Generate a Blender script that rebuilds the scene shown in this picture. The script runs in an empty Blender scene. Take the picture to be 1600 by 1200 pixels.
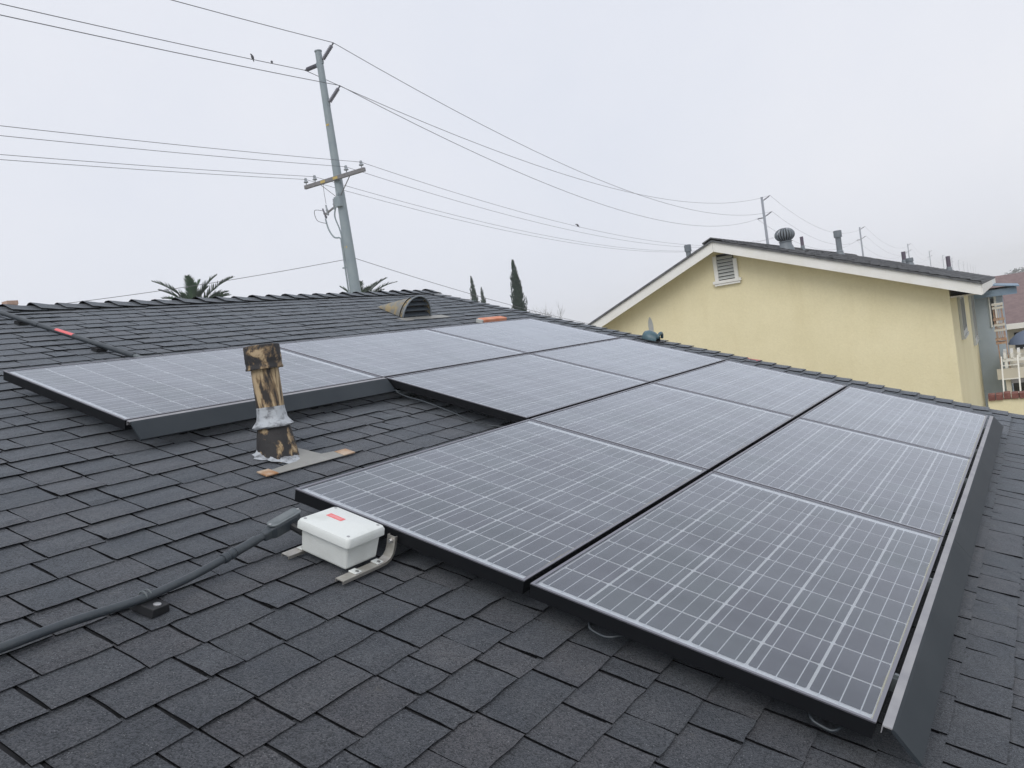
import bpy, math, random
from mathutils import Vector, Matrix
import numpy as np
random.seed(7)
sc = bpy.context.scene
col = sc.collection
# ------------------------------------------------------------------ camera
F = 1293.19                                   # focal length in photo pixels (1600 wide)
CW = np.array([-2.05723, -0.44267, 1.03496])
RW = np.array([[0.53534, -0.83189, -0.14618], [-0.11833, 0.0975, -0.98818], [0.83631, 0.54631, -0.04624]])
cam = bpy.data.cameras.new('camera'); cam_o = bpy.data.objects.new('camera', cam); col.objects.link(cam_o)
cam.sensor_width = 36; cam.lens = F / 1600 * 36; cam.clip_start = .05; cam.clip_end = 5000
mw = Matrix.Identity(4)
for i in range(3):
    mw[i][0] = RW[0][i]; mw[i][1] = -RW[1][i]; mw[i][2] = -RW[2][i]; mw[i][3] = CW[i]
cam_o.matrix_world = mw
sc.camera = cam_o
# ------------------------------------------------------------------ sky, sun, exposure
SUN_EL, SUN_AZ = 46, 200                      # azimuth of the sun, degrees counter-clockwise from +X
world = bpy.data.worlds.new('World'); sc.world = world; world.use_nodes = True
wt = world.node_tree; wt.nodes.clear()
wo = wt.nodes.new('ShaderNodeOutputWorld'); bg = wt.nodes.new('ShaderNodeBackground')
sky = wt.nodes.new('ShaderNodeTexSky'); sky.sky_type = 'NISHITA'; sky.sun_disc = False
sky.sun_elevation = math.radians(SUN_EL); sky.sun_rotation = math.radians(90 - SUN_AZ)
sky.air_density = 1.0; sky.dust_density = 6; sky.ozone_density = 1.5
tc = wt.nodes.new('ShaderNodeTexCoord')
cn = wt.nodes.new('ShaderNodeTexNoise'); cn.inputs['Scale'].default_value = 1.6; cn.inputs['Detail'].default_value = 5
cn.inputs['Roughness'].default_value = .55
cr = wt.nodes.new('ShaderNodeValToRGB')
cr.color_ramp.elements[0].position = .3; cr.color_ramp.elements[0].color = (7.85, 8.25, 9.25, 1)
cr.color_ramp.elements[1].position = .75; cr.color_ramp.elements[1].color = (9.0, 9.15, 9.75, 1)
mxs = wt.nodes.new('ShaderNodeMixRGB'); mxs.inputs['Fac'].default_value = .93   # overcast: a cloud deck hides nearly all of the clear sky
wt.links.new(tc.outputs['Generated'], cn.inputs['Vector']); wt.links.new(cn.outputs['Fac'], cr.inputs['Fac'])
wt.links.new(sky.outputs['Color'], mxs.inputs['Color1']); wt.links.new(cr.outputs['Color'], mxs.inputs['Color2'])
wt.links.new(mxs.outputs['Color'], bg.inputs['Color']); bg.inputs['Strength'].default_value = .1
wt.links.new(bg.outputs['Background'], wo.inputs['Surface'])
sun = bpy.data.lights.new('sun', 'SUN'); sun.energy = 1.25; sun.angle = math.radians(40); sun.color = (1, .97, .93)
sun_o = bpy.data.objects.new('sun', sun); col.objects.link(sun_o)
_e, _a = math.radians(SUN_EL), math.radians(SUN_AZ)
sun_o.rotation_euler = Vector((math.cos(_e) * math.cos(_a), math.cos(_e) * math.sin(_a), math.sin(_e))).to_track_quat('Z', 'Y').to_euler()
sc.view_settings.view_transform = 'Standard'; sc.view_settings.look = 'None'
sc.view_settings.gamma = 1; sc.view_settings.exposure = 0.0; sc.view_settings.use_curve_mapping = False
sc.cycles.volume_bounces = 4
sc.render.resolution_x, sc.render.resolution_y = 1024, 768
# ------------------------------------------------------------------ frames and pixel helpers
TH = math.radians(18.435); CT, ST = math.cos(TH), math.sin(TH)
def rw(u, v, w): return Vector((u, v * CT - w * ST, v * ST + w * CT))     # our roof: along eave, up slope, out of panel plane
def ray(x, y): return RW.T @ np.array([(x - 800) / F, (y - 600) / F, 1.0])
def at_depth(x, y, d): return Vector(CW + ray(x, y) * d)
def at_z(x, y, z):
    d = ray(x, y); return Vector(CW + d * (z - CW[2]) / d[2])
def project(p):
    q = RW @ (np.array(p) - CW); return 800 + F * q[0] / q[2], 600 + F * q[1] / q[2], q[2]
PH = math.radians(1.7)
NV = np.array([math.cos(PH), math.sin(PH), 0]); TV = np.array([-math.sin(PH), math.cos(PH), 0])
def nt(n, t, z): return Vector((n * NV[0] + t * TV[0], n * NV[1] + t * TV[1], z))  # neighbour's frame: away, left, up
def at_t(x, y, t):
    d = ray(x, y); q = CW + d * (t - CW @ TV) / (d @ TV); return q @ NV, q[2]
GZ = -4.2                                     # ground level
# ------------------------------------------------------------------ mesh builder
class MB:
    def __init__(s): s.v = []; s.f = []; s.m = []; s.tint = None
    def add(s, vs, fs, m=0):
        o = len(s.v); s.v += [tuple(p) for p in vs]; s.f += [tuple(i + o for i in q) for q in fs]; s.m += [m] * len(fs); return s
    def box(s, x0, x1, y0, y1, z0, z1, m=0, fn=None):
        vs = [(x, y, z) for z in (z0, z1) for y in (y0, y1) for x in (x0, x1)]
        if fn: vs = [fn(*p) for p in vs]
        return s.add(vs, [(0, 2, 3, 1), (4, 5, 7, 6), (0, 1, 5, 4), (2, 6, 7, 3), (0, 4, 6, 2), (1, 3, 7, 5)], m)
    def bar(s, a, b, wx, wy, m=0, up=(0, 0, 1)):
        a, b = Vector(a), Vector(b); d = (b - a).normalized(); x = d.cross(Vector(up))
        if x.length < 1e-4: x = d.cross(Vector((1, 0, 0)))
        x.normalize(); y = x.cross(d)
        vs = [p + x * i * wx / 2 + y * j * wy / 2 for p in (a, b) for i, j in ((-1, -1), (1, -1), (1, 1), (-1, 1))]
        return s.add(vs, [(3, 2, 1, 0), (4, 5, 6, 7), (0, 1, 5, 4), (1, 2, 6, 5), (2, 3, 7, 6), (3, 0, 4, 7)], m)
    def tube(s, pts, r, n=10, m=0, caps=True):
        pts = [Vector(p) for p in pts]; rs = r if isinstance(r, (list, tuple)) else [r] * len(pts)
        o = len(s.v); px = None
        for i, p in enumerate(pts):
            d = (pts[min(i + 1, len(pts) - 1)] - pts[max(i - 1, 0)])
            if d.length < 1e-9: d = Vector((0, 0, 1))
            d.normalize()
            if px is None:
                px = d.cross(Vector((0, 0, 1)))
                if px.length < 1e-3: px = Vector((1, 0, 0))
            px = (px - d * px.dot(d)).normalized(); py = d.cross(px)
            for k in range(n):
                a = 2 * math.pi * k / n; s.v.append(tuple(p + (px * math.cos(a) + py * math.sin(a)) * rs[i]))
        for i in range(len(pts) - 1):
            for k in range(n):
                s.f.append((o + i * n + k, o + i * n + (k + 1) % n, o + (i + 1) * n + (k + 1) % n, o + (i + 1) * n + k)); s.m.append(m)
        if caps:
            s.f.append(tuple(o + k for k in range(n))[::-1]); s.m.append(m)
            e = o + (len(pts) - 1) * n; s.f.append(tuple(e + k for k in range(n))); s.m.append(m)
        return s
    def lathe(s, prof, c=(0, 0, 0), n=24, m=0, ax=None, wob=0):
        c = Vector(c); q = Vector(ax).normalized().to_track_quat('Z', 'X') if ax else None; o = len(s.v)
        for r, z in prof:
            for k in range(n):
                a = 2 * math.pi * k / n; rr = r * (1 + wob * random.uniform(-1, 1)); p = Vector((rr * math.cos(a), rr * math.sin(a), z + wob * r * random.uniform(-.5, .5)))
                s.v.append(tuple(c + (q @ p if q else p)))
        for i in range(len(prof) - 1):
            for k in range(n):
                s.f.append((o + i * n + k, o + i * n + (k + 1) % n, o + (i + 1) * n + (k + 1) % n, o + (i + 1) * n + k)); s.m.append(m)
        return s
    def mesh(s, name, mats, smooth=False, bev=0):
        me = bpy.data.meshes.new(name); me.from_pydata(s.v, [], s.f)
        for mt in (mats if isinstance(mats, (list, tuple)) else [mats]): me.materials.append(mt)
        me.polygons.foreach_set('material_index', s.m)
        if smooth: me.polygons.foreach_set('use_smooth', [True] * len(s.f))
        me.update(); return me
    def build(s, name, mats, parent=None, smooth=False, bev=0, seg=2, auto=None):
        o = bpy.data.objects.new(name, s.mesh(name, mats, smooth)); col.objects.link(o)
        if parent: o.parent = parent
        if bev:
            md = o.modifiers.new('bevel', 'BEVEL'); md.width = bev; md.segments = seg; md.limit_method = 'ANGLE'; md.angle_limit = math.radians(40)
        if auto:
            o.data.polygons.foreach_set('use_smooth', [True] * len(s.f)); o.data.set_sharp_from_angle(angle=math.radians(auto))
        return o
def empty(name, loc=(0, 0, 0), rot=(0, 0, 0)):
    o = bpy.data.objects.new(name, None); col.objects.link(o); o.location = loc; o.rotation_euler = rot; o.empty_display_size = .1; return o
def tag(o, label=None, cat=None, group=None, kind=None):
    if label: o['label'] = label
    if cat: o['category'] = cat
    if group: o['group'] = group
    if kind: o['kind'] = kind
    return o
def copy_tree(o, parent=None):
    c = o.copy(); col.objects.link(c)
    if parent: c.parent = parent
    for ch in list(o.children): copy_tree(ch, c)
    return c
# ------------------------------------------------------------------ materials
def N(t, typ, **kw):
    n = t.nodes.new(typ)
    for k, v in kw.items():
        if k in n.inputs: n.inputs[k].default_value = v
        else: setattr(n, k, v)
    return n
def mat(name, base, rough=.6, metal=0, var=None, scale=6, bump=0, bscale=40, spec=.5, detail=5, lo=.35, hi=.65):
    m = bpy.data.materials.new(name); m.use_nodes = True; t = m.node_tree; b = t.nodes['Principled BSDF']
    b.inputs['Base Color'].default_value = (*base, 1); b.inputs['Roughness'].default_value = rough; b.inputs['Metallic'].default_value = metal
    b.inputs['Specular IOR Level'].default_value = spec
    if var or bump: geo = N(t, 'ShaderNodeNewGeometry')
    if var:
        no = N(t, 'ShaderNodeTexNoise', Scale=scale, Detail=detail, Roughness=.6); t.links.new(geo.outputs['Position'], no.inputs['Vector'])
        r = N(t, 'ShaderNodeValToRGB'); r.color_ramp.elements[0].position = lo; r.color_ramp.elements[1].position = hi
        r.color_ramp.elements[0].color = (*base, 1); r.color_ramp.elements[1].color = (*var, 1)
        t.links.new(no.outputs['Fac'], r.inputs['Fac']); t.links.new(r.outputs['Color'], b.inputs['Base Color'])
    if bump:
        nb = N(t, 'ShaderNodeTexNoise', Scale=bscale, Detail=4); t.links.new(geo.outputs['Position'], nb.inputs['Vector'])
        bp = N(t, 'ShaderNodeBump', Strength=bump, Distance=.01); t.links.new(nb.outputs['Fac'], bp.inputs['Height']); t.links.new(bp.outputs['Normal'], b.inputs['Normal'])
    return m
def shingle_mat():
    m = bpy.data.materials.new('granulated_asphalt'); m.use_nodes = True; t = m.node_tree; b = t.nodes['Principled BSDF']; L = t.links.new
    geo = N(t, 'ShaderNodeNewGeometry'); at = N(t, 'ShaderNodeAttribute', attribute_name='tint')
    base = N(t, 'ShaderNodeValToRGB'); e = base.color_ramp.elements
    e[0].position = 0; e[0].color = (.029, .031, .0355, 1); e[1].position = 1; e[1].color = (.039, .0395, .043, 1)
    x = e.new(.5); x.color = (.0335, .035, .0395, 1); x = e.new(.75); x.color = (.037, .0365, .040, 1)
    L(at.outputs['Fac'], base.inputs['Fac'])
    # weathered patches across tabs
    n1 = N(t, 'ShaderNodeTexNoise', Scale=5.5, Detail=6, Roughness=.65); L(geo.outputs['Position'], n1.inputs['Vector'])
    r1 = N(t, 'ShaderNodeValToRGB'); r1.color_ramp.elements[0].position = .35; r1.color_ramp.elements[1].position = .7
    r1.color_ramp.elements[0].color = (.78, .8, .84, 1); r1.color_ramp.elements[1].color = (1.22, 1.18, 1.13, 1); L(n1.outputs['Fac'], r1.inputs['Fac'])
    m1 = N(t, 'ShaderNodeMixRGB', blend_type='MULTIPLY', Fac=1.0); L(base.outputs['Color'], m1.inputs['Color1']); L(r1.outputs['Color'], m1.inputs['Color2'])
    # granules
    vg = N(t, 'ShaderNodeTexVoronoi', Scale=260); L(geo.outputs['Position'], vg.inputs['Vector'])
    sg = N(t, 'ShaderNodeSeparateColor'); L(vg.outputs['Color'], sg.inputs['Color'])
    n5 = N(t, 'ShaderNodeTexNoise', Scale=75, Detail=6, Roughness=.8); L(geo.outputs['Position'], n5.inputs['Vector'])
    n2 = N(t, 'ShaderNodeMath', operation='MULTIPLY_ADD'); n2.inputs[1].default_value = .55; L(sg.outputs['Green'], n2.inputs[0])
    n6 = N(t, 'ShaderNodeMath', operation='MULTIPLY'); n6.inputs[1].default_value = .5; L(n5.outputs['Fac'], n6.inputs[0]); L(n6.outputs[0], n2.inputs[2])
    r2 = N(t, 'ShaderNodeValToRGB'); r2.color_ramp.elements[0].position = .2; r2.color_ramp.elements[1].position = .85
    r2.color_ramp.elements[0].color = (.18, .185, .21, 1); r2.color_ramp.elements[1].color = (2.2, 2.18, 2.15, 1); L(n2.outputs[0], r2.inputs['Fac'])
    m2 = N(t, 'ShaderNodeMixRGB', blend_type='MULTIPLY', Fac=1.0); L(m1.outputs['Color'], m2.inputs['Color1']); L(r2.outputs['Color'], m2.inputs['Color2'])
    # pale single granules
    v = N(t, 'ShaderNodeTexVoronoi', Scale=230); L(geo.outputs['Position'], v.inputs['Vector'])
    sp = N(t, 'ShaderNodeSeparateColor'); L(v.outputs['Color'], sp.inputs['Color'])
    g1 = N(t, 'ShaderNodeMath', operation='GREATER_THAN'); g1.inputs[1].default_value = .975; L(sp.outputs['Red'], g1.inputs[0])
    g2 = N(t, 'ShaderNodeMath', operation='LESS_THAN'); g2.inputs[1].default_value = .34; L(v.outputs['Distance'], g2.inputs[0])
    g3 = N(t, 'ShaderNodeMath', operation='MULTIPLY'); L(g1.outputs[0], g3.inputs[0]); L(g2.outputs[0], g3.inputs[1])
    m3 = N(t, 'ShaderNodeMixRGB', Color2=(.17, .17, .18, 1)); L(g3.outputs[0], m3.inputs['Fac']); L(m2.outputs['Color'], m3.inputs['Color1'])
    # lichen stains
    n4 = N(t, 'ShaderNodeTexNoise', Scale=9, Detail=8, Roughness=.75); L(geo.outputs['Position'], n4.inputs['Vector'])
    r4 = N(t, 'ShaderNodeValToRGB'); r4.color_ramp.elements[0].position = .63; r4.color_ramp.elements[1].position = .76
    r4.color_ramp.elements[0].color = (0, 0, 0, 1); r4.color_ramp.elements[1].color = (.4, .4, .4, 1); L(n4.outputs['Fac'], r4.inputs['Fac'])
    m4 = N(t, 'ShaderNodeMixRGB', Color2=(.17, .15, .10, 1)); L(r4.outputs['Color'], m4.inputs['Fac']); L(m3.outputs['Color'], m4.inputs['Color1'])
    L(m4.outputs['Color'], b.inputs['Base Color'])
    b.inputs['Roughness'].default_value = .85; b.inputs['Specular IOR Level'].default_value = .3
    b.inputs['Sheen Weight'].default_value = .45; b.inputs['Sheen Roughness'].default_value = .4; b.inputs['Sheen Tint'].default_value = (.8, .9, 1, 1)
    bp = N(t, 'ShaderNodeBump', Strength=.6, Distance=.003); L(n2.outputs[0], bp.inputs['Height']); L(bp.outputs['Normal'], b.inputs['Normal'])
    return m
def glass_mat():
    m = bpy.data.materials.new('dust_and_skylight_glass'); m.use_nodes = True; t = m.node_tree; t.nodes.clear(); L = t.links.new
    out = N(t, 'ShaderNodeOutputMaterial'); tr = N(t, 'ShaderNodeBsdfTransparent'); gl = N(t, 'ShaderNodeBsdfGlossy', Roughness=.2); fr = N(t, 'ShaderNodeFresnel', IOR=1.52)
    tr.inputs['Color'].default_value = (.93, .95, .95, 1); gl.inputs['Color'].default_value = (.93, .96, 1, 1)
    mx = N(t, 'ShaderNodeMixShader'); L(fr.outputs['Fac'], mx.inputs['Fac']); L(tr.outputs['BSDF'], mx.inputs[1]); L(gl.outputs['BSDF'], mx.inputs[2])
    geo = N(t, 'ShaderNodeNewGeometry'); tcx = N(t, 'ShaderNodeTexCoord')
    mp = N(t, 'ShaderNodeMapping'); mp.inputs['Scale'].default_value = (2.2, .8, 1); L(geo.outputs['Position'], mp.inputs['Vector'])
    no = N(t, 'ShaderNodeTexNoise', Scale=2.4, Detail=7, Roughness=.6); L(mp.outputs['Vector'], no.inputs['Vector'])
    mr = N(t, 'ShaderNodeMapRange'); mr.inputs['From Min'].default_value = .3; mr.inputs['From Max'].default_value = .75; mr.inputs['To Min'].default_value = .046; mr.inputs['To Max'].default_value = .078
    L(no.outputs['Fac'], mr.inputs['Value'])
    # a dust film of thickness t hides 1 - exp(-t / cos(angle)) of what lies under it; sky-tinted, it also stands in for sky reflection
    dt = N(t, 'ShaderNodeVectorMath', operation='DOT_PRODUCT'); L(geo.outputs['Incoming'], dt.inputs[0]); L(geo.outputs['Normal'], dt.inputs[1])
    ab = N(t, 'ShaderNodeMath', operation='ABSOLUTE'); L(dt.outputs['Value'], ab.inputs[0])
    mxc = N(t, 'ShaderNodeMath', operation='MAXIMUM'); mxc.inputs[1].default_value = .04; L(ab.outputs[0], mxc.inputs[0])
    dv = N(t, 'ShaderNodeMath', operation='DIVIDE'); L(mr.outputs['Result'], dv.inputs[0]); L(mxc.outputs[0], dv.inputs[1])
    ng = N(t, 'ShaderNodeMath', operation='MULTIPLY'); ng.inputs[1].default_value = -1; L(dv.outputs[0], ng.inputs[0])
    ex = N(t, 'ShaderNodeMath', operation='EXPONENT'); L(ng.outputs[0], ex.inputs[0])
    film = N(t, 'ShaderNodeMath', operation='SUBTRACT'); film.inputs[0].default_value = 1; L(ex.outputs[0], film.inputs[1])
    # caked dirt along the lower frame lip
    sx = N(t, 'ShaderNodeSeparateXYZ'); L(tcx.outputs['Object'], sx.inputs['Vector'])
    n3 = N(t, 'ShaderNodeTexNoise', Scale=7, Detail=6); L(geo.outputs['Position'], n3.inputs['Vector'])
    ad = N(t, 'ShaderNodeMath', operation='MULTIPLY_ADD'); ad.inputs[1].default_value = .014; L(n3.outputs['Fac'], ad.inputs[0]); ad.inputs[2].default_value = .0075
    dd = N(t, 'ShaderNodeMath', operation='LESS_THAN'); L(sx.outputs['Y'], dd.inputs[0]); L(ad.outputs[0], dd.inputs[1])
    d3 = N(t, 'ShaderNodeMath', operation='MULTIPLY'); d3.inputs[1].default_value = .42; L(dd.outputs[0], d3.inputs[0])
    d4 = N(t, 'ShaderNodeMath', operation='MAXIMUM'); L(d3.outputs[0], d4.inputs[0]); L(film.outputs[0], d4.inputs[1])
    dc = N(t, 'ShaderNodeMixRGB', Color1=(.64, .685, .76, 1), Color2=(.52, .5, .36, 1)); L(dd.outputs[0], dc.inputs['Fac'])
    df = N(t, 'ShaderNodeBsdfDiffuse'); L(dc.outputs['Color'], df.inputs['Color'])
    m2 = N(t, 'ShaderNodeMixShader'); L(d4.outputs[0], m2.inputs['Fac']); L(mx.outputs['Shader'], m2.inputs[1]); L(df.outputs['BSDF'], m2.inputs[2])
    L(m2.outputs['Shader'], out.inputs['Surface']); return m
def cell_mat():
    m = bpy.data.materials.new('silicon_cell'); m.use_nodes = True; t = m.node_tree; b = t.nodes['Principled BSDF']; L = t.links.new
    oi = N(t, 'ShaderNodeObjectInfo'); geo = N(t, 'ShaderNodeNewGeometry')
    v = N(t, 'ShaderNodeTexVoronoi', Scale=70); L(geo.outputs['Position'], v.inputs['Vector'])
    sp = N(t, 'ShaderNodeSeparateColor'); L(v.outputs['Color'], sp.inputs['Color'])
    a = N(t, 'ShaderNodeMath', operation='MULTIPLY_ADD'); a.inputs[1].default_value = .22; L(sp.outputs['Red'], a.inputs[0])
    s = N(t, 'ShaderNodeMath', operation='MULTIPLY'); s.inputs[1].default_value = .78; L(oi.outputs['Random'], s.inputs[0]); L(s.outputs[0], a.inputs[2])
    r = N(t, 'ShaderNodeValToRGB'); e = r.color_ramp.elements; e[0].color = (.026, .020, .044, 1); e[1].color = (.020, .042, .040, 1)
    x = e.new(.5); x.color = (.019, .023, .042, 1); L(a.outputs[0], r.inputs['Fac']); L(r.outputs['Color'], b.inputs['Base Color'])
    b.inputs['Roughness'].default_value = .45; return m
def tar_mat(name, tan, dark, lo, hi, scale=9, zs=.4):
    m = bpy.data.materials.new(name); m.use_nodes = True; t = m.node_tree; b = t.nodes['Principled BSDF']; L = t.links.new
    tc_ = N(t, 'ShaderNodeTexCoord'); mp = N(t, 'ShaderNodeMapping'); mp.inputs['Scale'].default_value = (1, 1, zs); L(tc_.outputs['Object'], mp.inputs['Vector'])
    no = N(t, 'ShaderNodeTexNoise', Scale=scale, Detail=9, Roughness=.68, Distortion=.4); L(mp.outputs['Vector'], no.inputs['Vector'])
    r = N(t, 'ShaderNodeValToRGB'); e = r.color_ramp.elements; e[0].position = lo; e[0].color = (*dark, 1); e[1].position = hi; e[1].color = (*tan, 1)
    x = e.new(lo + (hi - lo) * .55); x.color = (tan[0] * .5, tan[1] * .45, tan[2] * .42, 1); x = e.new(min(hi + .16, 1)); x.color = (tan[0] * 1.12, tan[1] * 1.1, tan[2] * 1.25, 1)
    L(no.outputs['Fac'], r.inputs['Fac'])
    n2 = N(t, 'ShaderNodeTexNoise', Scale=46, Detail=6, Roughness=.7); L(mp.outputs['Vector'], n2.inputs['Vector'])
    r2 = N(t, 'ShaderNodeValToRGB'); r2.color_ramp.elements[0].position = .3; r2.color_ramp.elements[0].color = (.72, .7, .68, 1); r2.color_ramp.elements[1].position = .5; r2.color_ramp.elements[1].color = (1, 1, 1, 1); L(n2.outputs['Fac'], r2.inputs['Fac'])
    mm = N(t, 'ShaderNodeMixRGB', blend_type='MULTIPLY', Fac=1.0); L(r.outputs['Color'], mm.inputs['Color1']); L(r2.outputs['Color'], mm.inputs['Color2'])
    L(mm.outputs['Color'], b.inputs['Base Color']); b.inputs['Roughness'].default_value = .72
    bp = N(t, 'ShaderNodeBump', Strength=.7, Distance=.006); L(no.outputs['Fac'], bp.inputs['Height']); L(bp.outputs['Normal'], b.inputs['Normal']); return m
M = {}
M['shingle'] = shingle_mat(); M['glass'] = glass_mat(); M['cell'] = cell_mat()
M['edge'] = mat('shaded_asphalt_edge', (.006, .0065, .008), .95, var=(.03, .031, .034), scale=120, lo=.6, hi=.8, spec=.1)  # asphalt edge, colour darkened to paint stronger shadow lines under the courses
M['deck'] = mat('dark_underlay', (.014, .015, .018), .95)
M['white_sheet'] = mat('white_backsheet', (.86, .87, .89), .5)
M['ribbon'] = mat('tinned_ribbon', (.8, .82, .86), .35)
M['lip'] = mat('sky_pale_lip', (.26, .26, .29), .38, metal=.8)  # top of the black anodised frame, coloured paler for the sky it reflects
M['black_frame'] = mat('black_anodised_frame', (.006, .007, .009), .55, spec=.2)
M['skirt'] = mat('dark_coated_steel', (.022, .029, .036), .6, var=(.032, .040, .047), scale=3, spec=.25, bump=.05, bscale=9)
M['skirt_lip'] = mat('worn_skirt_lip', (.24, .24, .26), .5, var=(.32, .32, .33), scale=8)
M['black'] = mat('black_plastic', (.012, .013, .015), .5)
M['pvc'] = mat('dark_grey_pvc', (.036, .046, .056), .42, var=(.05, .06, .068), scale=14, bump=.15, bscale=90)
M['pvc_cover'] = mat('grey_cast_cover', (.10, .12, .13), .42, var=(.15, .17, .175), scale=30)
M['alu'] = mat('brushed_aluminium', (.62, .6, .56), .38, metal=.75, var=(.5, .47, .42), scale=25)
M['bolt'] = mat('zinc_bolt', (.5, .5, .5), .35, metal=.9)
M['box'] = mat('pale_grey_fibreglass', (.60, .63, .60), .48, var=(.69, .72, .70), scale=7, lo=.3, hi=.5, detail=9, bump=.12, bscale=150)
M['red_label'] = mat('faded_red_sticker', (.72, .09, .1), .5, var=(.78, .22, .22), scale=90)
M['tan_tar'] = tar_mat('peeling_tan_paint', (.48, .37, .22), (.03, .029, .03), .52, .6, 12, .8)
M['tan_tar2'] = tar_mat('worn_tan_paint', (.5, .385, .23), (.035, .03, .028), .42, .5, 10, .22)
M['tan_tar3'] = tar_mat('streaked_tan_paint', (.42, .32, .19), (.028, .027, .028), .5, .6, 14, .9)
M['sealant'] = mat('grey_white_sealant', (.42, .45, .48), .6, var=(.1, .105, .115), scale=24, lo=.5, hi=.66, bump=.6, bscale=40)
M['flash'] = mat('painted_flashing', (.24, .24, .225), .55, var=(.3, .3, .28), scale=6)
M['rust'] = mat('rusty_flashing_edge', (.5, .4, .3), .7, var=(.35, .17, .07), scale=18)
M['vent_metal'] = mat('weathered_galvanised', (.2, .2, .18), .6, var=(.32, .25, .13), scale=11, lo=.45, hi=.58, bump=.2)
M['louvre'] = mat('dark_louvre_metal', (.05, .065, .08), .5)
M['orange'] = mat('faded_orange_clay', (.62, .2, .11), .7, var=(.68, .32, .2), scale=12)
M['hood'] = mat('blue_green_plastic', (.03, .07, .085), .35, var=(.07, .14, .17), scale=12)
def stucco_mat():
    m = bpy.data.materials.new('yellow_stucco'); m.use_nodes = True; t = m.node_tree; b = t.nodes['Principled BSDF']; L = t.links.new; geo = N(t, 'ShaderNodeNewGeometry')
    def noise(sc3, scale, det, rough):
        mp = N(t, 'ShaderNodeMapping'); mp.inputs['Scale'].default_value = sc3; L(geo.outputs['Position'], mp.inputs['Vector']); n = N(t, 'ShaderNodeTexNoise', Scale=scale, Detail=det, Roughness=rough); L(mp.outputs['Vector'], n.inputs['Vector']); return n
    def ramp(n, a, b_, ca, cb_):
        r = N(t, 'ShaderNodeValToRGB'); r.color_ramp.elements[0].position = a; r.color_ramp.elements[1].position = b_; r.color_ramp.elements[0].color = (*ca, 1); r.color_ramp.elements[1].color = (*cb_, 1); L(n.outputs['Fac'], r.inputs['Fac']); return r
    def mul(c1, c2):
        x = N(t, 'ShaderNodeMixRGB', blend_type='MULTIPLY', Fac=1.0); L(c1.outputs['Color'], x.inputs['Color1']); L(c2.outputs['Color'], x.inputs['Color2']); return x
    c = ramp(noise((1, 1, 1), .9, 7, .65), .32, .68, (.79, .715, .47), (.86, .785, .535))
    c = mul(c, ramp(noise((1, 1, .12), 3.2, 6, .6), .5, .78, (1, 1, 1), (.955, .945, .92)))
    c = mul(c, ramp(noise((1, 1, 1), 26, 6, .7), .3, .6, (.95, .945, .93), (1.01, 1.01, 1.01)))
    c = mul(c, ramp(noise((1, 1, 3), 5.5, 8, .75), .66, .76, (1, 1, 1), (.88, .85, .78)))
    L(c.outputs['Color'], b.inputs['Base Color']); b.inputs['Roughness'].default_value = .92; b.inputs['Specular IOR Level'].default_value = .2
    bp = N(t, 'ShaderNodeBump', Strength=.35, Distance=.01); L(noise((1, 1, 1), 34, 7, .7).outputs['Fac'], bp.inputs['Height']); L(bp.outputs['Normal'], b.inputs['Normal']); return m
M['stucco'] = stucco_mat()
M['white_trim'] = mat('white_trim_paint', (.85, .85, .82), .55, var=(.8, .79, .74), scale=3)
M['pale_trim'] = mat('grey_white_paint', (.5, .52, .5), .55)
M['nroof'] = mat('grey_composition_roof', (.075, .078, .085), .9, var=(.14, .145, .15), scale=9, bump=.6, bscale=30)
M['grey_galv'] = mat('grey_galvanised', (.15, .175, .195), .5, var=(.2, .225, .245), scale=6)
M['brown_pipe'] = mat('brown_abs_pipe', (.11, .09, .12), .6)
M['blue_wall'] = mat('blue_grey_stucco', (.42, .49, .56), .85, var=(.38, .45, .52), scale=2)
M['blue_roof'] = mat('blue_painted_fascia', (.17, .25, .34), .6, var=(.22, .3, .38), scale=4)
M['dark_glass'] = mat('dark_window_glass', (.02, .024, .028), .12)
M['brown_roof'] = mat('brown_shingle_roof', (.17, .12, .12), .9, var=(.22, .16, .155), scale=5)
M['cream'] = mat('cream_paint', (.68, .64, .55), .7)
M['brick'] = mat('red_brick', (.15, .05, .04), .85, var=(.24, .1, .08), scale=15)
M['rust_iron'] = mat('rusty_orange_iron', (.4, .2, .12), .7, var=(.5, .38, .27), scale=20)
M['pole'] = mat('galvanised_steel_pole', (.23, .28, .31), .55, var=(.27, .32, .34), scale=2)
M['pole_far'] = mat('weathered_steel_pole', (.22, .24, .28), .6)
M['insul'] = mat('grey_insulator', (.13, .13, .16), .5)
M['pin'] = mat('pale_porcelain', (.3, .33, .36), .3)
M['arm'] = mat('weathered_wood_arm', (.17, .165, .17), .8, var=(.22, .215, .22), scale=10)
M['yellow'] = mat('yellow_tag', (.5, .38, .12), .6)
M['wire'] = mat('aluminium_conductor', (.10, .10, .115), .6)
M['leaf_palm'] = mat('palm_leaf', (.022, .06, .03), .85, var=(.05, .1, .045), scale=3, spec=.15)
M['bark'] = mat('brown_bark', (.09, .07, .055), .9, var=(.14, .11, .085), scale=8)
M['leaf_cyp'] = mat('cypress_foliage', (.008, .028, .018), .9, var=(.018, .046, .028), scale=2.5, spec=.1)
M['twig'] = mat('grey_twig', (.2, .19, .18), .8)
M['leaf_far'] = mat('far_foliage', (.05, .065, .06), .8, var=(.075, .09, .08), scale=.6)
M['bird'] = mat('grey_feathers', (.05, .05, .065), .7, var=(.09, .09, .1), scale=30)
M['ground'] = mat('dry_yard_soil', (.26, .24, .2), .95, var=(.17, .18, .12), scale=.6)
M['pink_brick'] = mat('pale_chimney_brick', (.4, .26, .2), .9, var=(.46, .33, .27), scale=8)
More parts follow.
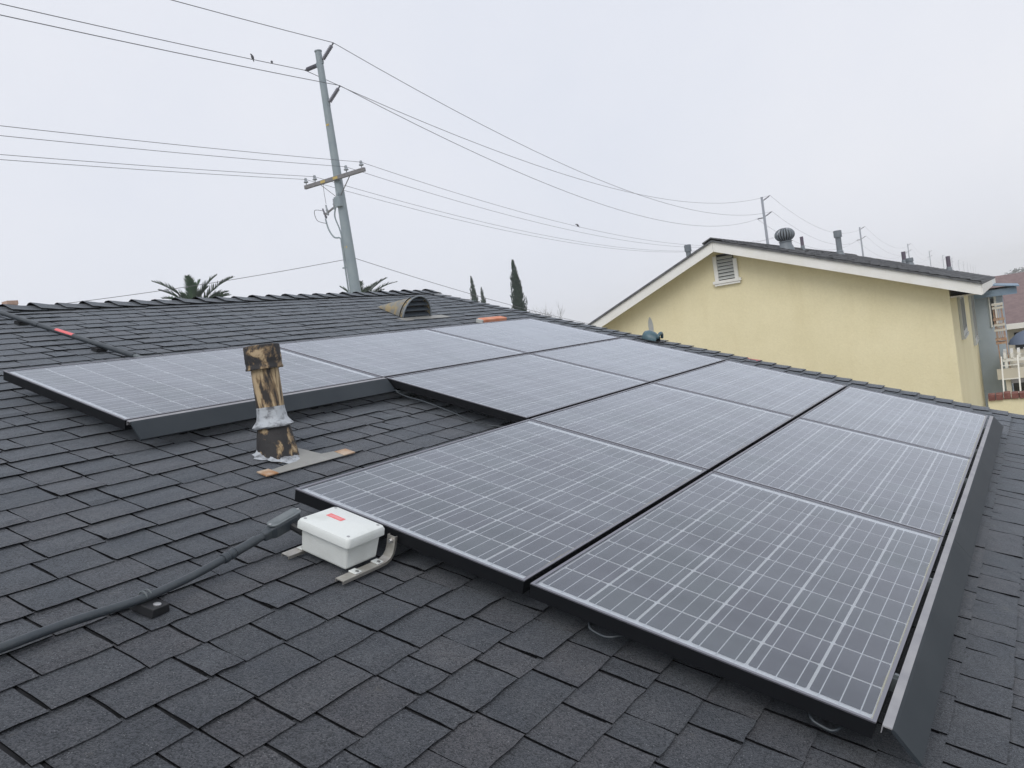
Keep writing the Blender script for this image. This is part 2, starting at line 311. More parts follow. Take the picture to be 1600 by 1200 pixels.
# ------------------------------------------------------------------ ground
g = MB(); g.add([(-335, -335, GZ), (955, -335, GZ), (955, 335, GZ), (-335, 335, GZ)], [(0, 1, 2, 3)])
tag(g.build('ground', M['ground']), kind='structure')
# ------------------------------------------------------------------ our house
W0 = -.124                                    # roof deck level under the panel plane
UL, UR, VE, VR = -7.0, 6.06, -1.7, 6.17       # roof outline
EXP = .1417; V0 = -.157                       # shingle exposure and one course line
house = empty('house', rw(0, VE, W0)); house.location.z = GZ; house.location.y = rw(0, -1.2, W0).y; house.location.x = -.5
tag(house, 'house with dark charcoal shingle roof that carries the solar panels', 'house')
hl = Vector(house.location)
def hloc(p): return Vector(p) - hl
ridge = rw(0, VR, W0)
b = MB()                                       # roof slab, both slopes
sec = [rw(0, VE, W0 - .006), ridge + Vector((0, 0, -.006)), Vector((0, 2 * ridge.y - rw(0, VE, W0).y, rw(0, VE, W0 - .006).z))]
vs = []
for u in (UL, UR):
    for p in sec: vs.append(hloc((u, p.y, p.z)))
    for p in sec[::-1]: vs.append(hloc((u, p.y, p.z - .16)))
b.add(vs, [(0, 1, 7, 6), (1, 2, 8, 7), (2, 3, 9, 8), (3, 4, 10, 9), (4, 5, 11, 10), (5, 0, 6, 11), (5, 4, 1, 0), (4, 3, 2, 1), (6, 7, 10, 11), (7, 8, 9, 10)])
roof = b.build('roof', M['deck'], house)
b = MB(); yw0, yw1 = rw(0, -1.2, W0).y, 2 * ridge.y - rw(0, -1.2, W0).y; zt = rw(0, -1.2, W0).z - .19
w5 = []
for u in (UL + .4, UR - .35): w5 += [hloc((u, yw0, GZ)), hloc((u, yw1, GZ)), hloc((u, yw1, zt)), hloc((u, ridge.y, ridge.z - .19)), hloc((u, yw0, zt))]
b.add(w5, [(4, 3, 2, 1, 0), (5, 6, 7, 8, 9), (0, 1, 6, 5), (1, 2, 7, 6), (2, 3, 8, 7), (3, 4, 9, 8), (4, 0, 5, 9)])
b.build('wall', M['cream'], house)
for y0 in (rw(0, VE, W0).y - .03, 2 * ridge.y - rw(0, VE, W0).y + .005):
    b = MB(); z0 = rw(0, VE, W0).z; b.box(UL - hl.x, UR - hl.x, y0 - hl.y, y0 + .025 - hl.y, z0 - .2 - hl.z, z0 - .02 - hl.z); b.build('fascia', M['white_trim'], house)
PU, PV = 1.662, 1.014; LU, LV = 1.650, .992
LAY = [(i, j) for j in range(4) for i in range(3) if not (j == 2 and i == 0)]
def under_panel(p):                            # does a panel hide roof point p from the camera
    d = Vector(p) - Vector(CW); c0 = Vector(CW); s = ((-ST * c0.y + CT * c0.z) - 0) / -(-ST * d.y + CT * d.z)
    if not 0 < s < 1: return False
    q = c0 + d * s; u = q.x; v = q.y * CT + q.z * ST
    return any(i * PU < u < i * PU + LU and j * PV < v < j * PV + LV for i, j in LAY)
tabs = []
def tab_geo(u0, u1, v, rnd):
    t = rnd.choice((.0045, .0055, .0075, .0095)) + rnd.uniform(-.0006, .0006); vt = min(v + EXP + .02, VR - .005)
    b0 = rnd.uniform(.001, .004); nu, nvv = 3, 4; top = []; vs = []; fs = []
    bump = rnd.uniform(.0, .0035); j0 = [rnd.uniform(-.003, .003) for _ in range(nu + 1)]; sl = [rnd.uniform(-.0035, .0035) for _ in range(2)]
    for j in range(nvv + 1):
        s = j / nvv; vv = v + (vt - v) * s
        h = t * (1 - s) ** 1.15 + bump * math.sin(s * math.pi * 1.6 + .3) * (1 - s)
        for i in range(nu + 1):
            q = i / nu; uu = u0 + (u1 - u0) * q + (sl[0] * (1 - q) + sl[1] * q) * math.sin(s * 3)
            vs.append((uu, vv + (j0[i] if j == 0 else 0), W0 + h + (rnd.uniform(-.0008, .0008) if j < nvv else 0)))
    n = len(vs)
    for j in range(nvv):
        for i in range(nu):
            a = j * (nu + 1) + i; fs.append((a, a + 1, a + nu + 2, a + nu + 1))
    mi = [0] * len(fs)
    # butt edge and the two side edges hang a few millimetres below
    for i in range(nu + 1):
        p = vs[i]; vs.append((p[0], p[1] + .002, max(p[2] - .0045, W0 + b0)))
    for i in range(nu): fs.append((i + 1, i, n + i, n + i + 1)); mi.append(1)
    m0 = len(vs)
    for side in (0, nu):
        o = len(vs)
        for j in range(nvv + 1):
            p = vs[j * (nu + 1) + side]; vs.append((p[0], p[1], max(p[2] - .0045, W0 - .004)))
        for j in range(nvv):
            a, c = j * (nu + 1) + side, (j + 1) * (nu + 1) + side
            fs.append((a, c, o + j + 1, o + j) if side == 0 else (c, a, o + j, o + j + 1)); mi.append(1)
    return vs, fs, mi
rnd = random.Random(3)
k = int((VE - V0) / EXP)
while V0 + k * EXP < VR - .06:
    v = V0 + k * EXP; u = -4.2 - rnd.random() * .3
    while u < UR - .12:
        wdt = rnd.choice((.10, .13, .16, .18, .19, .20, .22, .25)) + rnd.uniform(-.015, .015); u1 = min(u + wdt, UR - .1)
        if u1 - u > .03: tabs.append((u, u1 - rnd.uniform(.0065, .0105), v, rnd.random()))
        u = u1
    k += 1
scored = []
for idx, (u0, u1, v, ti) in enumerate(tabs):
    c = rw((u0 + u1) / 2, v + EXP / 2, W0); x, y, d = project(c); sc_ = 0
    if d > .2 and -40 < x < 1640 and -40 < y < 1240 and not under_panel(c):
        q = [project(rw(a, bb, W0)) for a, bb in ((u0, v), (u1, v), (u1, v + EXP), (u0, v + EXP))]
        if min(z[2] for z in q) > .2: sc_ = abs(sum(q[i][0] * q[(i + 1) % 4][1] - q[(i + 1) % 4][0] * q[i][1] for i in range(4))) / 2
    scored.append((sc_, idx))
single = {i for s, i in sorted(scored, reverse=True)[:295] if s > 0}
def set_tint(me, vals):
    a = me.attributes.new('tint', 'FLOAT', 'POINT'); a.data.foreach_set('value', vals)
field = MB(); ftint = []
for idx, (u0, u1, v, ti) in enumerate(tabs):
    vs, fs, mi = tab_geo(u0, u1, v, rnd)
    if idx in single:
        c = rw((u0 + u1) / 2, v, W0); s = MB(); s.add([rw(*p) - c for p in vs], fs); s.m = list(mi)
        o = s.build('shingle', [M['shingle'], M['edge']], roof); o.location = c - hl; set_tint(o.data, [ti] * len(vs))
    else:
        field.add([hloc(rw(*p)) for p in vs], fs); field.m[-len(fs):] = mi; ftint += [ti] * len(vs)
o = field.build('shingle_courses', [M['shingle'], M['edge']], roof); set_tint(o.data, ftint); tag(o, kind='stuff')
b = MB()                                       # unbroken shingle sheet where the camera does not look (behind, far slope)
b.add([hloc(p) for p in (rw(UL, VE, W0 + .001), rw(-4.3, VE, W0 + .001), rw(-4.3, VR, W0 + .001), rw(UL, VR, W0 + .001))], [(0, 1, 2, 3)])
yb = 2 * ridge.y - rw(0, VE, W0).y; zb = rw(0, VE, W0).z
b.add([hloc(p) for p in ((UL, ridge.y, ridge.z + .001), (UR, ridge.y, ridge.z + .001), (UR, yb, zb + .001), (UL, yb, zb + .001))], [(0, 1, 2, 3)])
o = b.build('shingle_sheet', M['shingle'], roof); set_tint(o.data, [.5] * len(b.v)); tag(o, kind='stuff')
# ridge caps: bent over the ridge, each one's near end lifted over the last
u = -4.3; rr = random.Random(5)
while u < UR - .02:
    ln = .262; up = rr.uniform(.024, .034); vs = []; hw = .15 + rr.uniform(-.008, .008); tw = rr.uniform(-.006, .006)
    for iu, (du, lift) in enumerate(((0, up), (.05, up * .8), (.13, up * .42), (min(ln, UR + .03 - u), .004))):
        for kx, sgn in ((hw, -1), (hw * .55, -1), (.02, -1), (.02, 1), (hw * .55, 1), (hw, 1)):
            z = ridge.z + .006 + lift * (1 if kx < hw else .75) - kx * ST + (.012 if kx == .02 else .004)
            y = ridge.y + sgn * kx * CT
            vs.append((u + du + tw * sgn, y, z))
    n = len(vs); vs += [(p[0], p[1], p[2] - .006) for p in vs]; fs = []
    for i in range(3):
        for j in range(5): a = i * 6 + j; fs += [(a, a + 6, a + 7, a + 1), (n + a, n + a + 1, n + a + 7, n + a + 6)]
    mi = [0, 1] * 15
    for j in range(5): fs.append((j, j + 1, n + j + 1, n + j)); mi.append(1); a = 18 + j; fs.append((a + 1, a, n + a, n + a + 1)); mi.append(1)
    for i in range(3): a = i * 6; fs.append((a + 6, a, n + a, n + a + 6)); mi.append(1); a += 5; fs.append((a, a + 6, n + a + 6, n + a)); mi.append(1)
    c = Vector((u, ridge.y, ridge.z)); s = MB(); s.add([Vector(p) - c for p in vs], fs); s.m = mi
    o = s.build('ridge_cap', [M['shingle'], M['edge']], roof); o.location = c - hl; set_tint(o.data, [rr.uniform(.2, .8)] * len(vs)); u += .205 + rr.uniform(-.012, .012)
# rake shingles along the far gable edge
k = int((VE - V0) / EXP)
while V0 + k * EXP < VR - .1:
    v = V0 + k * EXP + .03; t = rr.uniform(.014, .02); du = rr.uniform(-.008, .008); vs = []
    for j, (dv, h) in enumerate(((0, t), (.07, t * .62), (.165, .005))):
        for uu in (UR - .17 + du, UR - .06, UR + .03): vs.append((uu, v + dv, W0 + h + (.003 if uu == UR - .06 else 0)))
    n = len(vs); vs += [(p[0], p[1], p[2] - .006) for p in vs]; fs = []; mi = []
    for j in range(2):
        for i in range(2): a = j * 3 + i; fs += [(a, a + 1, a + 4, a + 3), (n + a, n + a + 3, n + a + 4, n + a + 1)]; mi += [0, 1]
    for i in range(2): fs.append((i + 1, i, n + i, n + i + 1)); mi.append(1)
    for j in range(2): a = j * 3; fs.append((a, a + 3, n + a + 3, n + a)); a += 2; fs.append((a + 3, a, n + a, n + a + 3)); mi += [1, 1]
    c = rw(UR, v, W0); s = MB(); s.add([rw(*p) - c for p in vs], fs); s.m = mi
    o = s.build('rake_shingle', [M['shingle'], M['edge']], roof); o.location = c - hl; set_tint(o.data, [rr.uniform(.35, 1)] * len(vs)); k += 1
# ------------------------------------------------------------------ solar panels
GU, GV_ = .0085, .0085
cb = MB(); CS = .153; CX = .1485
for z in (0,): cb.add([(0, .004, z), (.004, 0, z), (CX - .004, 0, z), (CX, .004, z), (CX, CS - .004, z), (CX - .004, CS, z), (.004, CS, z), (0, CS - .004, z)], [tuple(range(8))])
cell_me = cb.mesh('cell', M['cell'])
bb = MB(); bb.box(.03, LU - .03, -.0016, .0016, -.0003, .0003); bus_me = bb.mesh('busbar', M['ribbon'])
fb = MB()                                      # frame: lip on top, black channel below
lipw, fh = .010, .046
for x0, x1, y0, y1 in ((0, LU, 0, lipw), (0, LU, LV - lipw, LV), (0, lipw, lipw, LV - lipw), (LU - lipw, LU, lipw, LV - lipw)):
    fb.box(x0, x1, y0, y1, -.004, 0, 0)
for x0, x1, y0, y1 in ((.001, LU - .001, .001, .004), (.001, LU - .001, LV - .004, LV - .001), (.001, .004, .004, LV - .004), (LU - .004, LU - .001, .004, LV - .004)):
    fb.box(x0, x1, y0, y1, -fh, -.004, 1)
for x0, x1, y0, y1 in ((.004, LU - .004, .004, .03), (.004, LU - .004, LV - .03, LV - .004), (.004, .03, .03, LV - .03), (LU - .03, LU - .004, .03, LV - .03)):
    fb.box(x0, x1, y0, y1, -fh, -fh + .003, 1)
frame_me = fb.mesh('frame', [M['lip'], M['black_frame']])
gm = MB(); gm.add([(lipw, lipw, -.003), (LU - lipw, lipw, -.003), (LU - lipw, LV - lipw, -.003), (lipw, LV - lipw, -.003)], [(0, 1, 2, 3)]); glass_me = gm.mesh('glass', M['glass'])
sm = MB(); sm.box(lipw - .004, LU - lipw + .004, lipw - .004, LV - lipw + .004, -.014, -.009); sheet_me = sm.mesh('backsheet', M['white_sheet'])
ft = MB(); ft.box(-.03, .03, -.04, .04, W0 + .006, W0 + .016); ft.box(-.018, .018, -.018, .018, W0 + .016, -fh); foot_me = ft.mesh('mounting_foot', M['black_frame'])
def link(me, name, parent, loc=(0, 0, 0)):
    o = bpy.data.objects.new(name, me); col.objects.link(o); o.parent = parent; o.location = loc; return o
LBL = {(0, 0): 'solar panel at the open end of the long skirt, bordered by bare shingles', (1, 0): 'middle solar panel of the three along the long skirt',
       (2, 0): 'solar panel in the corner where long skirt meets the rake edge', (0, 1): 'solar panel with the pale junction box at its edge',
       (1, 1): 'solar panel between the junction box panel and the rake edge panel', (2, 1): 'rake edge solar panel one row above the long skirt corner panel',
       (1, 2): 'solar panel at the notch, with dark cable hanging under its edge', (2, 2): 'rake edge solar panel beside the blue green hood',
       (0, 3): 'solar panel behind the tan vent pipe, with its own short skirt', (1, 3): 'top row solar panel between vent pipe panel and orange block panel',
       (2, 3): 'top corner solar panel with the orange block at its upper edge'}
pr = random.Random(11)
for (i, j) in LAY:
    p = empty('solar_panel', rw(i * PU, j * PV, 0), (TH, 0, 0)); tag(p, LBL[(i, j)], 'solar panel', 'rooftop solar panels')
    link(frame_me, 'frame', p); link(sheet_me, 'backsheet', p); link(glass_me, 'glass', p)
    gx = (LU - 10 * CX - 9 * GU) / 2; gy = (LV - 6 * CS - 5 * GV_) / 2
    for a in range(10):
        for c in range(6): link(cell_me, 'cell', p, (gx + a * (CX + GU), gy + c * (CS + GV_), -.0075))
    for c in range(6):
        for q in (1 / 6, .5, 5 / 6): link(bus_me, 'busbar', p, (0, gy + c * (CS + GV_) + CS * q, -.0068))
    for x in (.42, LU - .42):
        for y in (.05, LV - .05): link(foot_me, 'mounting_foot', p, (x, y, 0))
# ------------------------------------------------------------------ skirts
def skirt(u0, u1, v, label, name='array_skirt'):
    e = empty(name, rw(u0, v, 0), (TH, 0, 0)); tag(e, label, 'panel skirt', 'solar array skirts'); Lx = u1 - u0
    prof = [(-.037, 0), (-.045, -.004), (-.116, -.058), (-.110, -.066), (-.104, -.062), (-.036, -.008)]
    n = len(prof); x0 = 0
    while x0 < Lx - .1:
        x1 = min(x0 + PU - .002, Lx); b = MB(); vs = [(x, y, z) for x in (x0, x1) for y, z in prof]
        b.add(vs, [tuple(range(n)), tuple(range(2 * n - 1, n - 1, -1))] + [(k, n + k, n + (k + 1) % n, (k + 1) % n) for k in range(n)])
        b.build('face', M['skirt'], e); x0 += PU
    b = MB(); b.box(0, Lx, -.037, -.014, -.003, .0005); b.box(0, Lx, -.0165, -.014, -.02, -.003); b.build('flange', M['skirt_lip'], e)
    x = .3
    while x < Lx:
        b = MB(); b.box(x - .015, x + .015, -.035, .004, -.05, -.012); b.box(x - .006, x + .006, -.013, -.002, -.012, -.004); b.build('clip', M['pvc_cover'], e)
        b = MB(); b.box(x - .02, x + .02, .006, .05, W0 + .006, -.047); b.build('bracket', M['black_frame'], e); x += .83
    return e
skirt(0, 2 * PU + LU, 0, 'long dark steel skirt along the lowest row of panels')
skirt(0, LU, 3 * PV, 'short blue grey steel skirt behind the tan vent pipe')
# ------------------------------------------------------------------ cables under the array
def cable(pts, r, label, group=None, m='black', name='cable'):
    c = Vector(rw(*pts[0])); b = MB(); P = [rw(*p) - c for p in pts]; out = []
    for i in range(len(P) - 1):
        p0, p1, p2, p3 = P[max(i - 1, 0)], P[i], P[i + 1], P[min(i + 2, len(P) - 1)]
        for s in range(6):
            t = s / 6; out.append(.5 * ((2 * p1) + (p2 - p0) * t + (2 * p0 - 5 * p1 + 4 * p2 - p3) * t * t + (3 * p1 - p0 - 3 * p2 + p3) * t ** 3))
    out.append(P[-1]); b.tube(out, r, 7); o = b.build(name, M[m], None, True); o.location = c; return tag(o, label, 'cable', group)
cable([(1.66, 2.98, -.06), (1.655, 2.85, -.075), (1.64, 2.7, -.07), (1.652, 2.5, -.088), (1.64, 2.32, -.103), (1.66, 2.2, -.092), (1.7, 2.08, -.07)], .004, 'thin dark cable sagging along the panel edge in the notch', m='pvc')
cable([(.05, .80, -.05), (.012, .785, -.066), (.006, .755, -.073), (.008, .72, -.072), (.03, .69, -.062), (.06, .67, -.05)], .004, 'short grey cable loop under the skirt end panel near its upper corner', m='pvc')
cable([(.05, .16, -.05), (.012, .145, -.064), (.006, .115, -.07), (.008, .085, -.068), (.05, .06, -.05)], .004, 'short grey cable loop under the panel beside the end of the long skirt', m='pvc')
cable([(1.70, 2.96, -.05), (1.66, 2.93, -.062), (1.7, 2.9, -.06), (1.72, 2.86, -.05)], .005, 'short dark connector lead in the corner of the short skirt', m='pvc')
# ------------------------------------------------------------------ junction box
jb = empty('junction_box', rw(-.128, 1.652, -.095), (TH, 0, 0)); tag(jb, 'pale grey junction box with red sticker on its lid, beside a panel', 'junction box')
def J(x0, x1, y0, y1, z0, z1, name, m, bev=0, par=jb, seg=3):
    b = MB(); b.box(x0, x1, y0, y1, z0, z1); return b.build(name, M[m], par, bev=bev, seg=seg)
b = MB(); o0 = [(-.074, -.100), (.074, -.100), (.074, .100), (-.074, .100)]; o1 = [(-.079, -.105), (.079, -.105), (.079, .105), (-.079, .105)]
b.add([(x, y, .001) for x, y in o0] + [(x, y, .092) for x, y in o1], [(3, 2, 1, 0), (4, 5, 6, 7), (0, 1, 5, 4), (1, 2, 6, 5), (2, 3, 7, 6), (3, 0, 4, 7)]); b.build('body', M['box'], jb, bev=.008, seg=3)
b = MB(); rings = [(.091, .117, .084), (.0905, .1165, .104), (.086, .112, .1125), (.078, .104, .1155)]
vs = []
for rx, ry, z in rings:
    for cx, cy, a0 in ((1, 1, 0), (-1, 1, 90), (-1, -1, 180), (1, -1, 270)):
        for s in range(5):
            a = math.radians(a0 + s * 22.5); r = .014; vs.append((cx * (rx - r) + r * math.cos(a), cy * (ry - r) + r * math.sin(a), z))
n = 20; fs = [(i * n + k, i * n + (k + 1) % n, (i + 1) * n + (k + 1) % n, (i + 1) * n + k) for i in range(3) for k in range(n)] + [tuple(range(n))[::-1], tuple(range(3 * n, 4 * n))]
b.add(vs, fs); lid = b.build('lid', M['box'], jb, auto=35)
for x in (-.07, .07):
    for y in (-.096, .096):
        b = MB(); b.lathe([(0, .1145), (.0052, .1145), (.0052, .1172), (.0035, .1178), (0, .117)], (x, y, 0), 12); b.build('screw', M['bolt'], lid)
b = MB(); b.box(.0, .024, .005, .072, .1156, .1162); tag(b.build('sticker', M['red_label'], lid), 'small faded red rectangular sticker')
b = MB()
for yy, x0, x1 in ((.045, .006, .008), (.045, .0105, .0135), (.045, .016, .018)): b.box(x0, x1, .012, .065, .1162, .1164)
b.build('sticker_print', mat('pale_print', (.8, .4, .4), .6), lid)
def channel(vc, label):
    c = empty('mounting_channel', rw(-.258, vc, -.0965), (TH, 0, 0)); tag(c, label, 'bracket', 'junction box mounting channels'); wd = .017
    b = MB(); pts = [(0, 0), (.06, 0), (.12, 0), (.18, 0), (.205, .002), (.222, .009), (.232, .022), (.236, .04), (.236, .08)]
    prev = None; vs = []
    for i, (x, z) in enumerate(pts):
        a = pts[max(i - 1, 0)]; e = pts[min(i + 1, len(pts) - 1)]; d = Vector((e[0] - a[0], 0, e[1] - a[1])).normalized(); nn = Vector((-d.z, 0, d.x)); p = Vector((x, 0, z))
        for y, h in ((-wd, -.011), (-wd, 0), (wd, 0), (wd, -.011), (wd - .0025, -.011), (wd - .0025, -.0025), (-wd + .0025, -.0025), (-wd + .0025, -.011)):
            vs.append(p + nn * h + Vector((0, y, 0)))
    n = 8; fs = [(i * n + k, (i + 1) * n + k, (i + 1) * n + (k + 1) % n, i * n + (k + 1) % n) for i in range(len(pts) - 1) for k in range(n)]
    fs += [(0, 1, 6, 7), (1, 2, 5, 6), (2, 3, 4, 5)]; o = (len(pts) - 1) * n; fs += [(o + 7, o + 6, o + 1, o), (o + 6, o + 5, o + 2, o + 1), (o + 5, o + 4, o + 3, o + 2)]
    b.add(vs, [f[::-1] for f in fs]); b.build('rail', M['alu'], c, auto=30)
    for x, z, ax in ((.075, .0, None), (.178, .0, None), (.2345, .062, (-1, 0, 0))):
        b = MB(); b.lathe([(0, .0), (.0105, .0), (.0105, .002), (.0062, .0022), (.0062, .0075), (0, .0078)], (x, -.004 if ax is None else 0, z), 6 if ax else 8, ax=ax); b.build('bolt', M['bolt'], c)
    for x in (.06, .165):
        b = MB(); b.box(x, x + .03, -.012, .02 if vc < 1.65 else .012, .0005, .0045); b.build('ear', M['box'], c, bev=.0015)
    return c
channel(1.524, 'bent aluminium channel under the junction box, bolt showing on its upright')
channel(1.766, 'aluminium channel under the conduit side of the junction box, stained stub end')
# ------------------------------------------------------------------ conduit run
cd = empty('conduit', rw(-.74, 1.80, W0), (TH, 0, 0)); tag(cd, 'dark grey conduit running from junction box across the open shingles', 'conduit')
def spline(P, n=8):
    P = [Vector(p) for p in P]; out = []
    for i in range(len(P) - 1):
        p0, p1, p2, p3 = P[max(i - 1, 0)], P[i], P[i + 1], P[min(i + 2, len(P) - 1)]
        for s in range(n):
            t = s / n; out.append(.5 * ((2 * p1) + (p2 - p0) * t + (2 * p0 - 5 * p1 + 4 * p2 - p3) * t * t + (3 * p1 - p0 - 3 * p2 + p3) * t ** 3))
    out.append(P[-1]); return out
def L3(u, v, w): return (u + .74, v - 1.80, w - W0)
path = [(-4.2, 1.80, -.085), (-2.6, 1.808, -.085), (-1.5, 1.808, -.085), (-1.12, 1.81, -.085), (-.95, 1.81, -.084), (-.767, 1.79, -.080), (-.62, 1.80, -.077), (-.52, 1.808, -.068), (-.44, 1.812, -.055), (-.37, 1.815, -.042), (-.30, 1.816, -.032)]
PT = [L3(*p) for p in path]
b = MB(); b.tube(spline(PT), .0122, 14); b.build('pipe', M['pvc'], cd, auto=40)
def along(a, c, prof, name, m='pvc'):
    a, c = Vector(L3(*a)), Vector(L3(*c)); b = MB(); b.lathe([(r, s * (c - a).length) for r, s in prof], a, 16, ax=(c - a)); return b.build(name, M[m], cd, auto=40)
along((-.47, 1.8105, -.0605), (-.425, 1.8128, -.0525), [(.0122, 0), (.0155, 0), (.0165, .1), (.0165, .36), (.014, .42), (.014, .55), (.0165, .6), (.0165, .92), (.0122, 1)], 'coupling')
along((-.425, 1.8128, -.0525), (-.34, 1.8157, -.037), [(.0122, 0), (.015, 0), (.015, 1), (.0122, 1)], 'sleeve')
b = MB(); a0 = Vector(L3(-.315, 1.816, -.034)); a1 = Vector(L3(-.155, 1.822, -.008)); dx = (a1 - a0).normalized()
sx = Vector((0, 1, 0)); sz = dx.cross(sx) * -1; sz = sz if sz.z > 0 else -sz
ring = lambda t, wy, z0, z1: [a0 + dx * t + sx * y + sz * z for y, z in ((-wy, z0), (wy, z0), (wy, z1), (-wy, z1))]
secs = [(0, .0145, -.0145, .0145), (.028, .016, -.016, .017), (.045, .023, -.019, .0235), (.135, .023, -.019, .0235), (.158, .017, -.014, .0235)]
vs = [p for s in secs for p in ring(*s)]; fs = [(3, 2, 1, 0), (16, 17, 18, 19)] + [(i * 4 + k, i * 4 + (k + 1) % 4, i * 4 + 4 + (k + 1) % 4, i * 4 + 4 + k) for i in range(4) for k in range(4)]
b.add(vs, fs); lb = b.build('access_fitting', M['pvc'], cd, bev=.006, seg=3)
b = MB(); vs = []
for s in range(24):
    a = 2 * math.pi * s / 24; ex = .046 if math.cos(a) > 0 else -.046; vs.append(a0 + dx * (.098 + ex + .0215 * math.cos(a)) + sx * .0215 * math.sin(a) + sz * .024)
vs += [p + sz * .004 for p in vs]; b.add(vs, [tuple(range(24, 48))] + [(k, (k + 1) % 24, 24 + (k + 1) % 24, 24 + k) for k in range(24)]); cv = b.build('cover', M['pvc_cover'], lb)
b = MB()
for s in range(24):
    a = 2 * math.pi * s / 24; ex = .034 if math.cos(a) > 0 else -.034; b.v.append(tuple(a0 + dx * (.098 + ex + .012 * math.cos(a)) + sx * .012 * math.sin(a) + sz * .0292))
b.f.append(tuple(range(24))); b.m.append(0); b.build('cover_panel', M['pvc_cover'], lb)
for q in (.036, .160):
    b = MB(); b.lathe([(0, 0), (.0045, 0), (.0045, .002), (0, .0025)], a0 + dx * q + sz * .028, 10, ax=sz); b.build('screw', M['bolt'], lb)
b = MB(); b.tube([Vector(L3(-.20, 1.80, -.022)), Vector(L3(-.195, 1.755, -.03))], .015, 12); b.build('nipple', M['black'], cd)
blk = empty('support_block', rw(-.742, 1.778, W0 + .008), (TH, 0, math.radians(8))); blk.rotation_mode = 'XYZ'
tag(blk, 'black rubber block propping up the conduit on the shingles', 'support block')
b = MB(); b.add([(-.032, -.045, 0), (.032, -.045, 0), (.032, .045, 0), (-.032, .045, 0), (-.028, -.045, .026), (.028, -.045, .026), (.028, .045, .026), (-.028, .045, .026)],
          [(3, 2, 1, 0), (4, 5, 6, 7), (0, 1, 5, 4), (1, 2, 6, 5), (2, 3, 7, 6), (3, 0, 4, 7)]); b.build('block', M['black'], blk, bev=.003)
b = MB(); b.lathe([(0, 0), (.011, 0), (.011, .003), (.006, .004), (0, .004)], (.0, -.028, .026), 12); b.build('screw', M['bolt'], blk)
b = MB(); b.tube([(-.008, .018 + .0148 * math.cos(a), .026 + .012 + .0148 * math.sin(a)) for a in [math.pi * s / 8 for s in range(-2, 11)]], .0025, 6); b.tube([(.008, .018 + .0148 * math.cos(a), .038 + .0148 * math.sin(a)) for a in [math.pi * s / 8 for s in range(-2, 11)]], .0025, 6); b.build('strap', M['pvc_cover'], blk)
# upper conduit that runs over the ridge and under the top row
cu = empty('conduit', rw(.90, 5.2, W0), (TH, 0, 0)); tag(cu, 'straight dark conduit with red sticker running from ridge to top panel', 'conduit')
def U3(u, v, w): return (u - .90, v - 5.2, w - W0)
b = MB(); b.tube([U3(.918, 4.36, -.078), U3(.9, 5.2, -.078), U3(.886, 5.84, -.075), U3(.884, 6.02, -.066)], .0165, 14); b.build('pipe', M['pvc'], cu, auto=40)
b = MB(); b.tube([U3(.9165, 4.42, -.078), U3(.919, 4.30, -.078), U3(.92, 4.2, -.078), U3(.925, 3.97, -.078)], .0125, 12); b.build('thin_pipe', M['pvc_cover'], cu, auto=40)
b = MB(); b.tube([U3(.8955, 5.37, -.078), U3(.8945, 5.405, -.078)], .0185, 14); b.build('coupling', M['pvc'], cu, auto=40)
b = MB(); vs = [Vector(U3(u_, v_, -.078)) + Vector((.0171 * math.cos(a), 0, .0171 * math.sin(a))) for u_, v_ in ((.9045, 4.98), (.9005, 5.17)) for a in [math.radians(45 + 14 * k) for k in range(9)]]
b.add(vs, [(k, k + 1, k + 10, k + 9) for k in range(8)]); b.build('sticker', M['red_label'], cu, smooth=True)
p0 = Vector(U3(.884, 6.02, -.066)); b = MB(); b.tube([p0, p0 + Vector((0, .10, .022)), p0 + Vector((-.005, .18, .02)), p0 + Vector((-.01, .26, -.03)), p0 + Vector((-.02, .6, -.25))], .0165, 14); b.build('elbow', M['pvc'], cu, auto=40)
for v in (4.7, 5.6):
    b = MB(); b.box(*[q for p in zip(U3(.87, v - .03, W0 + .008), U3(.94, v + .03, -.094)) for q in p]); b.build('foot', M['black'], cu)
# ------------------------------------------------------------------ vent pipe
bp_ = rw(.44, 2.575, W0); vp = empty('vent_pipe', bp_); tag(vp, 'plumbing vent pipe with peeling tan paint and grey sealant collar', 'vent pipe')
vp.rotation_euler = (math.radians(-.6), math.radians(1.2), 0)
b = MB(); b.lathe([(.098, -.055), (.095, -.02), (.085, .06), (.073, .125), (.069, .136)], (0, 0, 0), 28, wob=.012); b.build('cone', M['tan_tar'], vp, auto=50)
b = MB(); b.lathe([(.060, .10), (.0605, .2), (.060, .3), (.0605, .41)], (0, 0, 0), 28, wob=.008); b.build('pipe', M['tan_tar2'], vp, auto=50)
b = MB(); b.lathe([(.0618, .225), (.0635, .205), (.0655, .19), (.068, .175), (.075, .162), (.087, .148), (.091, .141), (.086, .134), (.066, .138)], (0, 0, 0), 30, wob=.022); b.build('collar', M['sealant'], vp, auto=60)
b = MB(); b.lathe([(.064, .395), (.081, .395), (.082, .402), (.0785, .408), (.0785, .425), (.080, .43), (.079, .495), (.0775, .50), (.068, .502), (.064, .47)], (0, 0, 0), 28, wob=.008); b.build('cap', M['tan_tar3'], vp, auto=40)
b = MB(); b.lathe([(0, .478), (.066, .478)], (0, 0, 0), 24); b.build('cap_inside', M['black'], vp)
b = MB()                                       # sealant smeared on the downhill foot of the cone
vs = []; pr2 = random.Random(8)
for i in range(13):
    a = math.radians(150 + i * 13); r0 = .082; r1 = .12 + pr2.uniform(-.018, .022); c = Vector((math.cos(a), math.sin(a), 0))
    for r, h in ((r0, .034), (r1 * .86, .018), (r1, .009)):
        p = c * r; vs.append((p.x, p.y, h + p.y * ST / CT + pr2.uniform(-.003, .003)))
